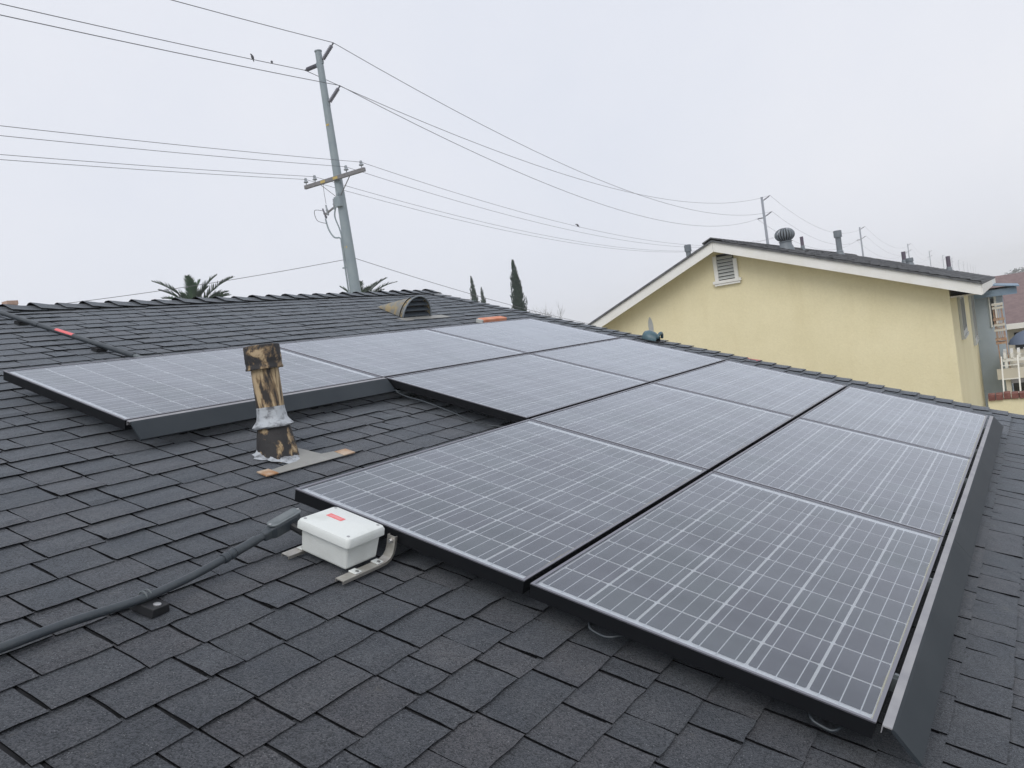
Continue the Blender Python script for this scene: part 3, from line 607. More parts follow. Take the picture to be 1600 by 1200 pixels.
b.add(vs, [(i * 3 + k, i * 3 + k + 1, i * 3 + 4 + k, i * 3 + 3 + k) for i in range(12) for k in range(2)]); b.build('sealant', M['sealant'], vp, smooth=True)
fl = empty('flashing', rw(.47, 2.46, W0 + .0135), (TH, 0, 0)); tag(fl, 'grey sheet metal flashing with rusty ends at the vent pipe foot', 'flashing')
b = MB(); b.add([(-.2, -.075, 0), (.19, -.075, 0), (.19, -.01, .002), (.12, .0, .002), (.08, .15, .004), (-.09, .15, .004), (-.03, -.01, .002), (-.2, -.03, .002)], [tuple(range(8))]); 
n = 8; b.v += [(x, y, z - .003) for x, y, z in b.v[:8]]; b.f += [(k, k + 8, (k + 1) % 8 + 8, (k + 1) % 8) for k in range(8)]; b.m += [0] * 8; b.build('sheet', M['flash'], fl)
for x0, x1 in ((-.262, -.2), (.19, .262)):
    b = MB(); b.box(x0, x1, -.077, -.015, -.002, .003); b.build('end', M['rust'], fl)
# ------------------------------------------------------------------ half round attic vent
av = empty('attic_vent', rw(4.32, 4.93, W0 + .008), (TH, 0, 0)); tag(av, 'half round metal attic vent with dark louvres on upper roof', 'roof vent')
Rv, Hv = .215, .205; sc1 = [(Rv * math.cos(a), 0.0, Hv * math.sin(a)) for a in [math.pi * s / 20 for s in range(21)]]
b = MB(); apex = (.0, .52, .006)
vs = []
for t in (0, .06, .35, .7, 1): vs += [(x * (1 - t) + apex[0] * t, y * (1 - t) + apex[1] * t, z * (1 - t) ** .92 + apex[2] * t) for x, y, z in sc1]
b.add(vs, [(i * 21 + k, i * 21 + k + 1, i * 21 + 22 + k, i * 21 + 21 + k)[::-1] for i in range(4) for k in range(20)]); b.build('hood', M['vent_metal'], av, smooth=True)
b = MB(); b.tube([(x * 1.0, -.004, z) for x, y, z in sc1], .0085, 8); b.build('rim', M['grey_galv'], av, smooth=True)
b = MB(); b.add([(x * .97, .05, z * .97) for x, y, z in sc1], [tuple(range(21))]); b.build('inside', M['black'], av)
for z in (.012, .065, .118, .165):
    hw = Rv * math.sqrt(max(0, 1 - ((z + .02) / Hv) ** 2)) * .96
    b = MB(); b.add([(-hw, -.004, z), (hw, -.004, z), (hw, .035, z + .026), (-hw, .035, z + .026), (-hw, -.004, z - .004), (hw, -.004, z - .004), (hw, .035, z + .022), (-hw, .035, z + .022)],
              [(0, 1, 2, 3), (7, 6, 5, 4), (0, 4, 5, 1), (2, 6, 7, 3), (1, 5, 6, 2), (3, 7, 4, 0)]); b.build('louvre', M['louvre'], av)
b = MB(); b.box(-.3, .4, -.12, -.002, -.004, .001); b.build('flashing', M['flash'], av)
# ------------------------------------------------------------------ small things on the roof
ob = empty('clay_block', rw(4.94, 4.45, W0 + .01), (TH, 0, math.radians(-2))); tag(ob, 'flat faded orange block lying above the top corner panel', 'block')
b = MB(); b.box(-.2, .2, -.045, .045, 0, .045); b.build('block', M['orange'], ob, bev=.01)
b = MB(); b.box(-.225, -.202, -.04, .04, 0, .04); b.build('end_cap', M['pale_trim'], ob, bev=.006)
hd = empty('vent_hood', rw(5.9, 3.1, W0), (TH, 0, 0)); tag(hd, 'small blue green plastic hood by the rake edge', 'hood')
b = MB(); vs = []
for i, (y, r, zc) in enumerate(((.095, .045, .02), (.085, .075, .045), (.04, .088, .05), (-.02, .082, .04), (-.07, .06, .028))):
    for k in range(13):
        a = math.pi * k / 12; vs.append((r * math.cos(a), y, zc * .4 + r * 1.05 * math.sin(a)))
b.add(vs, [(i * 13 + k, i * 13 + k + 1, i * 13 + 14 + k, i * 13 + 13 + k) for i in range(4) for k in range(12)]); b.build('shell', M['hood'], hd, smooth=True)
b = MB(); b.tube([(.055 * math.cos(a), -.085, .05 + .055 * math.sin(a)) for a in [math.pi * k / 10 for k in range(11)]], .016, 8); b.build('rim', M['hood'], hd, smooth=True)
b = MB(); b.box(-.09, .09, -.12, .11, .012, .022); b.build('base', M['black'], hd)
rg = MB()
for k in range(4): rg.bar((random.uniform(-.03, .03), random.uniform(-.05, .05), .012), (random.uniform(-.05, .05), random.uniform(-.09, .09), random.uniform(.014, .022)), .01, .004)
rgo = rg.build('tape_scrap', M['red_label']); rgo.location = rw(5.93, 2.05, W0 + .012); rgo.rotation_euler = (TH, 0, 0); tag(rgo, 'crumpled scrap of pinkish tape on the rake edge shingles', 'tape')
# ------------------------------------------------------------------ yellow neighbour house
nb = empty('neighbour_house', nt(12.35, 3.85, GZ)); tag(nb, 'yellow stucco gabled house with white rake boards beyond the panels', 'house'); nbl = Vector(nb.location)
def q(n, t, z): return nt(n, t, z) - nbl
PK = (3.848, 2.313); ER = (-.027, .953); EL = (7.95, .53); NF, NB_, NW = 12.0, 27.0, 12.35; WR, WL = .4135, 7.5
def zr(t): return PK[1] + (t - PK[0]) * ((PK[1] - ER[1]) / (PK[0] - ER[0]) if t < PK[0] else (EL[1] - PK[1]) / (EL[0] - PK[0]))
b = MB(); pr_ = [(WR, GZ), (WL, GZ), (WL, zr(WL) - .12), (PK[0], PK[1] - .12), (WR, zr(WR) - .12)]
b.add([q(NW, *p) for p in pr_] + [q(NB_ - .35, *p) for p in pr_], [(0, 1, 2, 3, 4), (9, 8, 7, 6, 5), (0, 4, 9, 5), (1, 6, 7, 2), (2, 7, 8, 3), (3, 8, 9, 4)]); b.build('wall', M['stucco'], nb)
b = MB(); sec = [(ER[0] - .02, zr(ER[0] - .02)), PK, (EL[0], EL[1])]; th = .035
vs = [q(n, t, z) for n in (NF - .03, NB_) for t, z in sec] + [q(n, t, z - th) for n in (NF - .03, NB_) for t, z in sec]
b.add(vs, [(0, 1, 4, 3)[::-1], (1, 2, 5, 4)[::-1], (6, 7, 10, 9), (7, 8, 11, 10), (0, 6, 7, 1)[::-1], (1, 7, 8, 2)[::-1], (3, 4, 10, 9)[::-1], (4, 5, 11, 10)[::-1], (0, 3, 9, 6)[::-1], (2, 8, 11, 5)[::-1]]); nroof = b.build('roof', M['nroof'], nb)
rr = random.Random(21)                         # shingle tabs lifting along the rake and the near courses of the slope
def slope_pt(n, d, h):                         # d metres down the right slope from the ridge
    tx, tz = ER[0] - PK[0], ER[1] - PK[1]; l = math.hypot(tx, tz); tx /= l; tz /= l
    return q(n, PK[0] + tx * d - tz * h * -1 * -1, PK[1] + tz * d - tx * h)
SL = math.hypot(PK[0] - ER[0], PK[1] - ER[1])
st = MB(); d = SL - .13
while d > .02:
    n_ = NF - .04
    while n_ < NB_ - .1:
        ln = rr.uniform(.18, .36); h = rr.uniform(.012, .026)
        st.add([slope_pt(n_, d, .004), slope_pt(n_ + ln - .01, d, .004), slope_pt(n_ + ln - .01, d + .145, h), slope_pt(n_, d + .145, h), slope_pt(n_ + ln - .01, d + .145, .002), slope_pt(n_, d + .145, .002)], [(3, 2, 1, 0), (4, 2, 3, 5)]); n_ += ln
    d -= .14
tag(st.build('shingle_courses', M['nroof'], nroof), kind='stuff')
n_ = NF - .05; k = 0
while n_ < NB_ - .2:                           # ridge caps
    b = MB(); h0 = .05; vs = []
    for nn, h in ((n_, .045), (n_ + .26, .02)):
        for t_, z_ in ((PK[0] - .16, zr(PK[0] - .16)), (PK[0], PK[1]), (PK[0] + .16, zr(PK[0] + .16))): vs.append(q(nn, t_, z_ + h))
    vs += [p - Vector((0, 0, .02)) for p in vs]
    b.add(vs, [(0, 1, 4, 3)[::-1], (1, 2, 5, 4)[::-1], (0, 6, 7, 1)[::-1], (1, 7, 8, 2)[::-1], (0, 3, 9, 6)[::-1], (2, 8, 11, 5)[::-1]]); b.build('ridge_cap', M['nroof'], nroof); n_ += .25
# rake boards, eave fascia and soffits
def rake(t0, t1, name='rake_board'):
    b = MB(); hh = .20
    z0, z1 = zr(t0), zr(t1)
    b.add([q(n, t, z) for n in (NF, NF + .03) for t, z in ((t0, z0 - .036), (t1, z1 - .036), (t1, z1 - hh), (t0, z0 - hh))], [(0, 1, 2, 3), (7, 6, 5, 4), (0, 4, 5, 1), (2, 6, 7, 3), (1, 5, 6, 2), (0, 3, 7, 4)]); b.build(name, M['white_trim'], nb)
    b = MB(); b.add([q(n, t, z - .062) for n in (NF + .031, NW - .002) for t, z in ((t0, z0), (t1, z1))] + [q(n, t, z - .045) for n in (NF + .031, NW - .002) for t, z in ((t0, z0), (t1, z1))], [(0, 1, 3, 2), (4, 6, 7, 5), (0, 2, 6, 4), (1, 5, 7, 3), (0, 4, 5, 1), (2, 3, 7, 6)]); b.build('soffit', M['cream'], nb)
rake(ER[0], PK[0] - .002); rake(PK[0] + .002, EL[0])
b = MB(); z = zr(ER[0]); b.add([q(n, t, zz) for n in (NF + .032, NB_) for t, zz in ((ER[0] - .015, z - .04), (ER[0] + .015, z - .035), (ER[0] + .015, z - .19), (ER[0] - .015, z - .19))], [(0, 1, 2, 3), (7, 6, 5, 4), (0, 4, 5, 1), (1, 5, 6, 2), (2, 6, 7, 3), (3, 7, 4, 0)]); b.build('eave_fascia', M['white_trim'], nb)
b = MB(); b.add([q(n, t, zz) for n in (NW + .002, NB_ - .01) for t, zz in ((ER[0] + .016, z - .165), (WR - .002, z - .165), (WR - .002, z - .185), (ER[0] + .016, z - .185))], [(0, 1, 2, 3), (7, 6, 5, 4), (0, 4, 5, 1), (1, 5, 6, 2), (2, 6, 7, 3), (3, 7, 4, 0)]); b.build('soffit', M['cream'], nb)
# gable vent
gv = MB(); vt, vb, vl, vr_ = 2.03, 1.62, 3.975, 3.56
def nbox(n0, n1, t0, t1, z0, z1, name, m, par, base=None, bev=0):
    base = base if base is not None else nbl
    b = MB(); b.add([nt(n, t, z) - base for z in (z0, z1) for t in (t0, t1) for n in (n0, n1)], [(0, 2, 3, 1)[::-1], (4, 5, 7, 6)[::-1], (0, 1, 5, 4)[::-1], (2, 6, 7, 3)[::-1], (0, 4, 6, 2)[::-1], (1, 3, 7, 5)[::-1]]); 
    return b.build(name, M[m], par, bev=bev)
gvo = nbox(NW - .012, NW - .004, vr_ + .06, vl - .06, vb, vt + .04, 'gable_vent', 'black', nb)
nbox(NW - .05, NW - .003, vl - .065, vl, vb - .002, vt + .02, 'vent_frame', 'white_trim', gvo)
nbox(NW - .05, NW - .003, vr_, vr_ + .065, vb - .002, vt - .07, 'vent_frame', 'white_trim', gvo)
nbox(NW - .07, NW - .003, vr_ - .04, vl + .04, vb - .055, vb - .004, 'vent_sill', 'white_trim', gvo, bev=.006)
nbox(NW - .055, NW - .003, vr_ - .015, vl + .015, vb - .09, vb - .057, 'vent_apron', 'white_trim', gvo)
for i in range(7):
    z = vb + .012 + i * .058; b = MB(); b.add([nt(n, t, zz) - nbl for n, zz in ((NW - .046, z), (NW - .014, z + .04), (NW - .014, z + .048), (NW - .046, z + .008)) for t in (vr_ + .066, vl - .066)], [(0, 1, 3, 2), (2, 3, 5, 4), (4, 5, 7, 6), (6, 7, 1, 0), (0, 2, 4, 6), (1, 7, 5, 3)]); b.build('slat', M['pale_trim'], gvo)
b = MB(); vs = [q(NW - .004, 5.29 + .045 * math.cos(a) * (1 + .2 * math.sin(3 * a)), .93 + .25 * math.sin(a)) for a in [2 * math.pi * k / 18 for k in range(18)]]
vs += [p + Vector(NV) * .003 for p in vs]; b.add(vs, [tuple(range(18))] + [(k, k + 18, (k + 1) % 18 + 18, (k + 1) % 18) for k in range(18)]); tag(b.build('plaster_patch', mat('grey_plaster', (.36, .39, .42), .8, var=(.46, .46, .42), scale=8), nb), 'narrow grey unpainted plaster patch')
for t, z in ((1.0, -.66), (.52, -.84)):
    b = MB(); b.lathe([(0, .012), (.012, .01), (.016, 0)], q(NW - .001, t, z), 8, ax=tuple(-NV)); b.build('wall_plug', M['arm'], nb)
# side wall windows
for n0, n1, z0, z1 in ((14.3, 15.7, .1, .72), (18.8, 20.6, -.35, .68)):
    wf = nbox(n0, n1, WR - .012, WR - .004, z0, z1, 'window', 'dark_glass', nb)
    for a0, a1, c0, c1 in ((n0 - .06, n0 + .03, z0 - .06, z1 + .06), (n1 - .03, n1 + .06, z0 - .06, z1 + .06), (n0 + .031, n1 - .031, z1 - .03, z1 + .06), (n0 + .031, n1 - .031, z0 - .06, z0 + .03), ((n0 + n1) / 2 - .02, (n0 + n1) / 2 + .02, z0 + .031, z1 - .031)):
        nbox(a0, a1, WR - .045, WR - .003, c0, c1, 'frame', 'pale_trim', wf)
    nbox(n0 - .07, n1 + .07, WR - .06, WR - .002, z0 - .11, z0 - .062, 'sill', 'pale_trim', wf)
# bay with its own little roof
by = nbox(21.4, 24.2, -.2, WR - .003, GZ + .01, .62, 'bay', 'blue_wall', nb)
nbox(21.1, 24.4, -.52, WR - .002, .50, .66, 'bay_fascia', 'blue_roof', by)
b = MB(); b.add([q(21.0, -.58, .662), q(24.5, -.58, .662), q(24.5, WR - .002, .83), q(21.0, WR - .002, .83), q(21.0, -.58, .69), q(24.5, -.58, .69), q(24.5, WR - .002, .86), q(21.0, WR - .002, .86)], [(3, 2, 1, 0), (4, 5, 6, 7), (0, 1, 5, 4), (1, 2, 6, 5), (2, 3, 7, 6), (3, 0, 4, 7)]); b.build('bay_roof', M['blue_roof'], by)
nbox(21.384, 21.397, -.02, .06, -.2, .45, 'window', 'dark_glass', by); nbox(21.35, 21.397, -.07, -.021, -.25, .5, 'window_frame', 'white_trim', by); nbox(21.35, 21.397, .061, .09, -.25, .5, 'window_frame', 'white_trim', by)
# things standing on the neighbour's roof
def roof_zr(t): return zr(t) + .02
def on_slope(x, y, t):
    n, z = at_t(x, y, t); return n
def top_z(x, y, t): return at_t(x, y, t)[1]
def pipe_vent(x, ytop, t, r, label, m, cap=None, collar=True, name='roof_pipe', n=None, tilt=0):
    n = n or on_slope(x, ytop + 15, t); zb = roof_zr(t); c = nt(n, t, zb); e = empty(name, c); tag(e, label, 'roof pipe'); 
    d = ray(x, ytop); s = (n - CW @ NV) / (d @ NV); h = max(.15, CW[2] + d[2] * s - zb)
    b = MB(); b.lathe([(r, -.06), (r, h), (r * .8, h), (r * .8, h - .05)], (0, 0, 0), 16); b.build('pipe', M[m], e, auto=40)
    if cap: b = MB(); b.lathe([(r * .9, h - cap), (r * 1.4, h - cap), (r * 1.4, h + .01), (r * 1.2, h + .02), (0, h + .02)], (0, 0, 0), 16); b.build('cap', M[m], e, auto=40)
    if collar: b = MB(); b.lathe([(r * 1.02, .09), (r * 1.3, .06), (r * 1.15, .055), (r * 1.6, -.05)], (0, 0, 0), 16); b.build('collar', M['grey_galv'], e, auto=40)
    return e
pipe_vent(1254, 369.5, 3.7, .04, 'thin brown pipe beside the turbine vent on yellow house roof', 'brown_pipe')
pipe_vent(1310, 361, 3.5, .078, 'tall grey flue with collar cap on yellow house roof', 'grey_galv', cap=.17)
pipe_vent(1413, 393, 2.2, .06, 'brown pipe next to a squat grey cap on yellow house roof', 'brown_pipe')
pipe_vent(1422.5, 404, 1.95, .075, 'squat grey capped stub beside a brown pipe on yellow roof', 'grey_galv', cap=.08)
pipe_vent(1482.5, 400, .95, .055, 'brown pipe standing alone near the eave of yellow roof', 'brown_pipe')
# flue on the far-left slope
tl = 4.9; nl = 14.2; e = empty('roof_pipe', nt(nl, tl, zr(tl))); tag(e, 'short grey capped flue behind the left rake of yellow house', 'roof pipe')
d = ray(1074, 383); s_ = (nl - CW @ NV) / (d @ NV); pz = CW + d * s_; e.location = nt(nl, float(pz @ TV), zr(float(pz @ TV))); h = float(pz[2]) - zr(float(pz @ TV))
b = MB(); b.lathe([(.05, -.08), (.05, h - .02)], n=16); b.build('pipe', M['grey_galv'], e, smooth=True)
b = MB(); b.lathe([(.045, h - .13), (.068, h - .13), (.07, h), (.05, h + .01), (0, h + .01)], n=16); b.build('cap', M['grey_galv'], e, auto=40)
# turbine vent
tn, tt = 15.6, 3.42; tz = roof_zr(tt); tu = empty('turbine_vent', nt(tn, tt, tz)); tag(tu, 'round grey spinning turbine vent on yellow house roof', 'turbine vent')
b = MB(); b.lathe([(.17, -.08), (.145, .02), (.125, .06), (.12, .12), (.135, .125), (.135, .14), (.11, .145)], n=24); b.build('neck', M['grey_galv'], tu, auto=40)
b = MB(); b.lathe([(.06, .40), (.05, .408), (0, .412)], n=18); b.build('crown', M['grey_galv'], tu, smooth=True)
b = MB(); b.lathe([(.10, .14), (.13, .20), (.14, .26), (.12, .33), (.05, .395)], n=16); b.build('core', M['black'], tu, smooth=True)
fin = MB(); vs = []
for i in range(9):
    ph = math.radians(-62 + i * 148 / 8); r = .185 * math.cos(ph) * 1.0 + .01; z = .272 + .142 * math.sin(ph)
    for k, (a, rr_) in enumerate(((-.12, r * .93), (0.0, r + .008), (.07, r * .95))): vs.append((rr_ * math.cos(a), rr_ * math.sin(a), z))
fin.add(vs, [(i * 3 + k, i * 3 + k + 1, i * 3 + 4 + k, i * 3 + 3 + k) for i in range(8) for k in range(2)]); fin_me = fin.mesh('fin', M['grey_galv'], True)
for i in range(20): o = link(fin_me, 'fin', tu); o.rotation_euler = (0, 0, 2 * math.pi * i / 20)
# ------------------------------------------------------------------ side yard on the right
bw = empty('garden_wall', nt(12.75, -1.4, GZ)); tag(bw, 'yellow stucco garden wall with red brick coping beside yellow house', 'wall'); bwl = Vector(bw.location)
nbox(12.68, 12.86, -3.6, WR - .33, GZ, -.905, 'wall', 'stucco', bw, bwl)
t_ = WR - .335; rr = random.Random(4)
while t_ > -3.6:
    nbox(12.64 + rr.uniform(0, .012), 12.9, t_ - .1, t_ - .006, -.9 + rr.uniform(-.006, .004), -.81 + rr.uniform(-.016, .012), 'brick', 'brick', bw, bwl, bev=.006); t_ -= .104
pt = empty('patio_cover', nt(20.5, -1.8, GZ)); tag(pt, 'cream patio cover with white slatted top at the right of blue bay', 'patio cover'); ptl = Vector(pt.location)
nbox(19.9, 19.96, -4.5, .06, -1.39, -1.15, 'fascia', 'cream', pt, ptl); nbox(19.97, 21.3, -4.5, -.21, -1.22, -1.18, 'deck', 'cream', pt, ptl)
nbox(21.35, 21.37, -4.5, -.22, GZ, -1.4, 'back_wall', 'dark_glass', pt, ptl); nbox(20.0, 20.1, -.19, -.09, GZ, -1.4, 'post', 'cream', pt, ptl); nbox(20.0, 20.1, -4.4, -4.3, GZ, -1.4, 'post', 'cream', pt, ptl)
nbox(19.92, 19.98, -4.5, -.2, -1.5, -1.4, 'beam', 'arm', pt, ptl)
for i in range(30): nbox(20.0, 21.2, -.16 - i * .14, -.10 - i * .14, -.93 + .004 * (i % 2), -.80, 'slat', 'white_trim', pt, ptl)
nbox(20.02, 20.08, -4.5, -.08, -1.0, -.935, 'rail', 'white_trim', pt, ptl); nbox(21.1, 21.16, -4.5, -.08, -1.0, -.935, 'rail', 'white_trim', pt, ptl)
for t_ in (-.14, -1.6, -3.1, -4.4): nbox(20.03, 20.07, t_ - .03, t_ + .03, -1.15, -1.0, 'stanchion', 'white_trim', pt, ptl)
for t_ in (-.24, -1.6, -3.1, -4.4): nbox(21.11, 21.15, t_ - .03, t_ + .03, -1.18, -1.0, 'stanchion', 'white_trim', pt, ptl)
ld = empty('ladder', nt(18.2, -.2, GZ)); tag(ld, 'white ladder leaning against the cream patio cover', 'ladder'); ll = Vector(ld.location)
for t_ in (-.06, -.38): b = MB(); b.bar(nt(18.0, t_ + .1, GZ) - ll, nt(19.85, t_ - .0, -.86) - ll, .03, .02); b.build('rail', M['white_trim'], ld)
for i in range(11):
    s_ = .06 + i * .088; n_ = 18.0 + 1.85 * s_; z_ = GZ + (GZ * -1 - .86) * s_; b = MB(); b.bar(nt(n_, -.06 + .1 * (1 - s_), z_) - ll, nt(n_, -.38 + .1 * (1 - s_), z_) - ll, .022, .022); b.build('rung', M['white_trim'], ld)
rk = empty('iron_rack', nt(20.4, -.12, -1.18)); tag(rk, 'rusty orange iron rack standing on the patio cover by blue bay', 'rack'); rl = Vector(rk.location)
for n_ in (20.3, 20.5):
    for t_ in (-.0, -.17): b = MB(); b.bar(nt(n_, t_ - .03, -1.18) - rl, nt(n_, t_, .33) - rl, .02, .02); b.build('leg', M['rust_iron'], rk)
for z_, m_ in ((.30, 'cream'), (.22, 'cream'), (-.05, 'rust_iron'), (-.18, 'cream'), (-.3, 'cream'), (-.52, 'rust_iron'), (-.6, 'rust_iron')): nbox(20.26, 20.54, -.21, .02, z_, z_ + .05, 'shelf', m_, rk, rl)
for i in range(4): nbox(20.28, 20.295, -.04 - i * .04, -.028 - i * .04, -.13, .22, 'rod', 'rust_iron', rk, rl); nbox(20.28, 20.295, -.05 - i * .04, -.032 - i * .04, -.5, -.18, 'rod', 'rust_iron', rk, rl)
um = empty('parasol', nt(23.2, -.75, GZ)); tag(um, 'grey folded-down parasol dome behind the patio slats', 'parasol')
b = MB(); b.lathe([(.55, 3.35), (.5, 3.47), (.33, 3.62), (.12, 3.70), (0, 3.72)], n=16); b.build('canopy', mat('grey_blue_canvas', (.2, .24, .32), .8), um, auto=30)
b = MB(); b.lathe([(.02, .05), (.02, 3.7)], n=8); b.build('pole', M['arm'], um); b = MB(); b.lathe([(.25, 0), (.25, .06), (0, .08)], n=16); b.build('base', M['arm'], um)
br = empty('brown_roof_house', nt(33, -4, GZ)); tag(br, 'pale house under a broad brown shingle roof beyond the bay', 'house'); bl = Vector(br.location)
nbox(29.5, 37, -14, 3.0, GZ, -.66, 'wall', 'cream', br, bl)
b = MB(); b.add([nt(n, t, z) - bl for t in (-14.6, 3.6) for n, z in ((29.0, -.62), (33.2, .95), (37.6, -.62), (37.6, -.76), (33.2, .81), (29.0, -.76))], [(0, 1, 7, 6), (1, 2, 8, 7), (2, 3, 9, 8), (3, 4, 10, 9), (4, 5, 11, 10), (5, 0, 6, 11), (5, 4, 1, 0), (4, 3, 2, 1), (6, 7, 10, 11), (7, 8, 9, 10)]); b.build('roof', M['brown_roof'], br)
nbox(28.95, 28.99, -14.6, 3.6, -.8, -.625, 'fascia', 'white_trim', br, bl)
for t0 in (-2.2, -.95): nbox(29.46, 29.495, t0, t0 + .6, -1.5, -.95, 'window', 'dark_glass', br, bl)
# ------------------------------------------------------------------ utility poles
D1 = 32.0; top1 = at_depth(497, 80, D1); PXM = D1 / F; ZT = top1.z; H = ZT - GZ
tops = [top1] + [at_z(x, y, ZT) for x, y in ((1190, 308), (1343, 355), (1418, 381))]
stp = (tops[3] - tops[1]) / 2; stp.z = 0
for k in range(4, 13): tops.append(tops[3] + stp * (k - 3) * 1.0)
ldir = (tops[1] - tops[0]); ldir.z = 0; SPAN = ldir.length; ldir.normalize(); ang = math.atan2(ldir.y, ldir.x)
def arm_ins(e, y, z0, dz, name='insulator', m='insul'):
    b = MB(); a = Vector((0, math.copysign(.12, y), z0)); c = Vector((0, y, z0 + dz)); L_ = (c - a).length; pr_ = [(.02, 0), (.02, .1 * L_)]
    for s in range(9): z = (.12 + s * .085) * L_; pr_ += [(.05, z), (.085, z + .01 * L_), (.058, z + .055 * L_)]
    pr_ += [(.02, .9 * L_), (.03, .93 * L_), (.03, L_), (0, L_)]
    b.lathe(pr_, a, 10, ax=(c - a)); b.build(name, M[m], e, auto=40)
    b = MB(); b.box(-.05, .05, min(0, math.copysign(.16, y)), max(0, math.copysign(.16, y)), z0 - .09, z0 + .09); b.build('clamp', M['pole'], e)
up = empty('utility_pole', (top1.x, top1.y, GZ), (0, 0, ang)); tag(up, 'tall grey utility pole with wooden crossarm and riser conduit behind the ridge', 'utility pole', 'utility poles')
b = MB(); b.lathe([(.29, 0), (.245, 5), (.205, 9.5), (.165, H - 5), (.125, H)], n=20); b.build('shaft', M['pole'], up, smooth=True)
b = MB(); b.lathe([(.145, H - .02), (.145, H + .02), (0, H + .035)], n=20); b.build('cap', M['pole'], up, auto=40)
YA = .8
arm_ins(up, -YA, H - .42, .48); arm_ins(up, YA, H - .5, .0); arm_ins(up, -YA, H - 2.05, .48)
for z, r in ((H - 2.9, .148), (H - 7.65, .188)): b = MB(); b.box(-r - .006, -r + .03, -.08, .05, z, z + .07); b.build('yellow_tag', M['yellow'], up)
b = MB(); b.lathe([(.178, H - 6.25), (.178, H - 6.2)], n=20); b.build('joint_ring', M['arm'], up)
zc = H - 4.95; xo = -.22; b = MB(); b.box(xo - .06, xo + .06, -1.55, 1.55, zc - .075, zc + .075); ca = b.build('crossarm', M['arm'], up, bev=.01)
for y in (-.1, .55): b = MB(); b.box(xo - .064, xo - .0605, y - .12, y + .12, zc - .05, zc + .05); b.build('yellow_tag', M['yellow'], ca)
PINS = (1.46, .98, -.66, -1.42)
for y in PINS: b = MB(); b.lathe([(.02, .07), (.02, .17), (.085, .17), (.095, .2), (.05, .25), (.06, .29), (.045, .35), (0, .37)], (xo, y, zc), 12); b.build('insulator', M['pin'], ca, auto=40)
for y in (.75, -.75): b = MB(); b.bar((xo + .03, y, zc - .075), (xo + .1, .06 * (1 if y > 0 else -1), zc - .72), .04, .012); b.build('brace', M['arm'], ca)
b = MB(); b.bar((0, .12, H - 5.85), (0, .95, H - 6.15), .06, .06); lbk = b.build('equipment_arm', M['arm'], up)
for y, z, tlt in ((.95, -6.1, .3), (.8, -6.0, .1), (.4, -5.85, -.05)):
    b = MB(); b.lathe([(.03, -.2), (.05, -.15), (.035, -.05), (.055, 0), (.035, .06), (.03, .22)], (0, y, H + z), 10, ax=(0, tlt, 1)); b.build('fuse', M['pin'] if y < .9 else M['insul'], lbk, auto=40)
b = MB(); b.box(-.3, -.12, -.17, .12, H - 6.05, H - 5.65); b.lathe([(.05, 0), (.06, .1), (.03, .2)], (-.24, -.05, H - 5.65), 10); b.build('bracket_box', M['pole'], lbk, bev=.02)
b = MB(); b.tube(spline([(0, .95, H - 6.3), (-.02, .85, H - 6.75), (-.03, .62, H - 7.1), (-.06, .3, H - 7.2), (-.1, .24, H - 7.5), (-.1, .26, H - 9), (-.1, .3, 4)]), .03, 8); b.build('riser', M['pole'], up, smooth=True)
b = MB(); b.tube(spline([(-.1, .25, H - 6.0), (-.12, .35, H - 6.35), (-.12, .2, H - 6.9), (-.15, .14, H - 7.4), (-.16, .2, H - 9), (-.17, .22, 4)]), .028, 8); b.build('riser', M['pole'], up, smooth=True)
b = MB(); b.tube(spline([(0, .95, H - 6.0), (-.1, 1.35, H - 5.9), (-.1, 1.3, H - 6.3), (-.05, .9, H - 6.5)]), .012, 6); b.build('jumper', M['wire'], up)
b = MB(); b.tube(spline([(0, .8, H - 5.75), (-.1, .72, H - 5.3), (-.22, .6, zc)]), .008, 6); b.build('jumper', M['wire'], up)
for z in (H - 8.4, H - 9.8): b = MB(); b.box(-.16, -.08, .14, .34, z, z + .05); b.build('standoff', M['pole'], up)
FARL = ['steel pole with three insulators rising just behind the turbine vent', 'steel pole just beyond the tall capped flue on the yellow roof', 'hazy pole standing beyond the brown pipe and squat cap']
for k in range(1, 13):
    e = empty('utility_pole', (tops[k].x, tops[k].y, GZ), (0, 0, ang)); tag(e, FARL[k - 1] if k < 4 else 'faint far utility pole in the hazy receding line', 'utility pole', 'utility poles' if k < 4 else 'faint far utility poles')
    b = MB(); b.lathe([(.25, 0), (.17, 9.5), (.13, H), (0, H + .02)], n=12); b.build('shaft', M['pole_far'], e, smooth=True)
    zs = ((-YA * 1.15, H - .42, .4), (YA, H - 2.3, 0), (-YA * 1.15, H - 2.2, .4))
    for y, z0, dz in zs: arm_ins(e, y, z0, dz)
# ------------------------------------------------------------------ wires
def attach(k, y, z, x=0):
    p = tops[k] if k >= 0 else top1 - ldir * SPAN
    return Vector((p.x - y * math.sin(ang) + x * math.cos(ang), p.y + y * math.cos(ang) + x * math.sin(ang), GZ + z))
def span(a, c, sag, n=28): return [a.lerp(c, i / n) - Vector((0, 0, 4 * sag * (i / n) * (1 - i / n))) for i in range(n + 1)]
def wire(pts_list, r, label, group=None, name='power_line'):
    b = MB(); base = pts_list[0][0]
    for p in pts_list: b.tube([v - base for v in p], r, 5)
    o = b.build(name, M['wire'], None, True); o.location = base; return tag(o, label, 'power line', group)
tw = [((-YA, H + .08), (-YA * 1.15, H - 1.8), 'top conductor held by the uppermost slanted insulator of the tall pole'),
      ((YA, H - .5), (-YA * 1.15, H + .0), 'conductor with two perched birds, on the lone insulator opposite the slanted ones'),
      ((-YA, H - 1.55), (YA, H - 2.3), 'conductor held by the lower slanted insulator of the tall pole')]
SAG_L, SAG_R = 1.2, 2.6
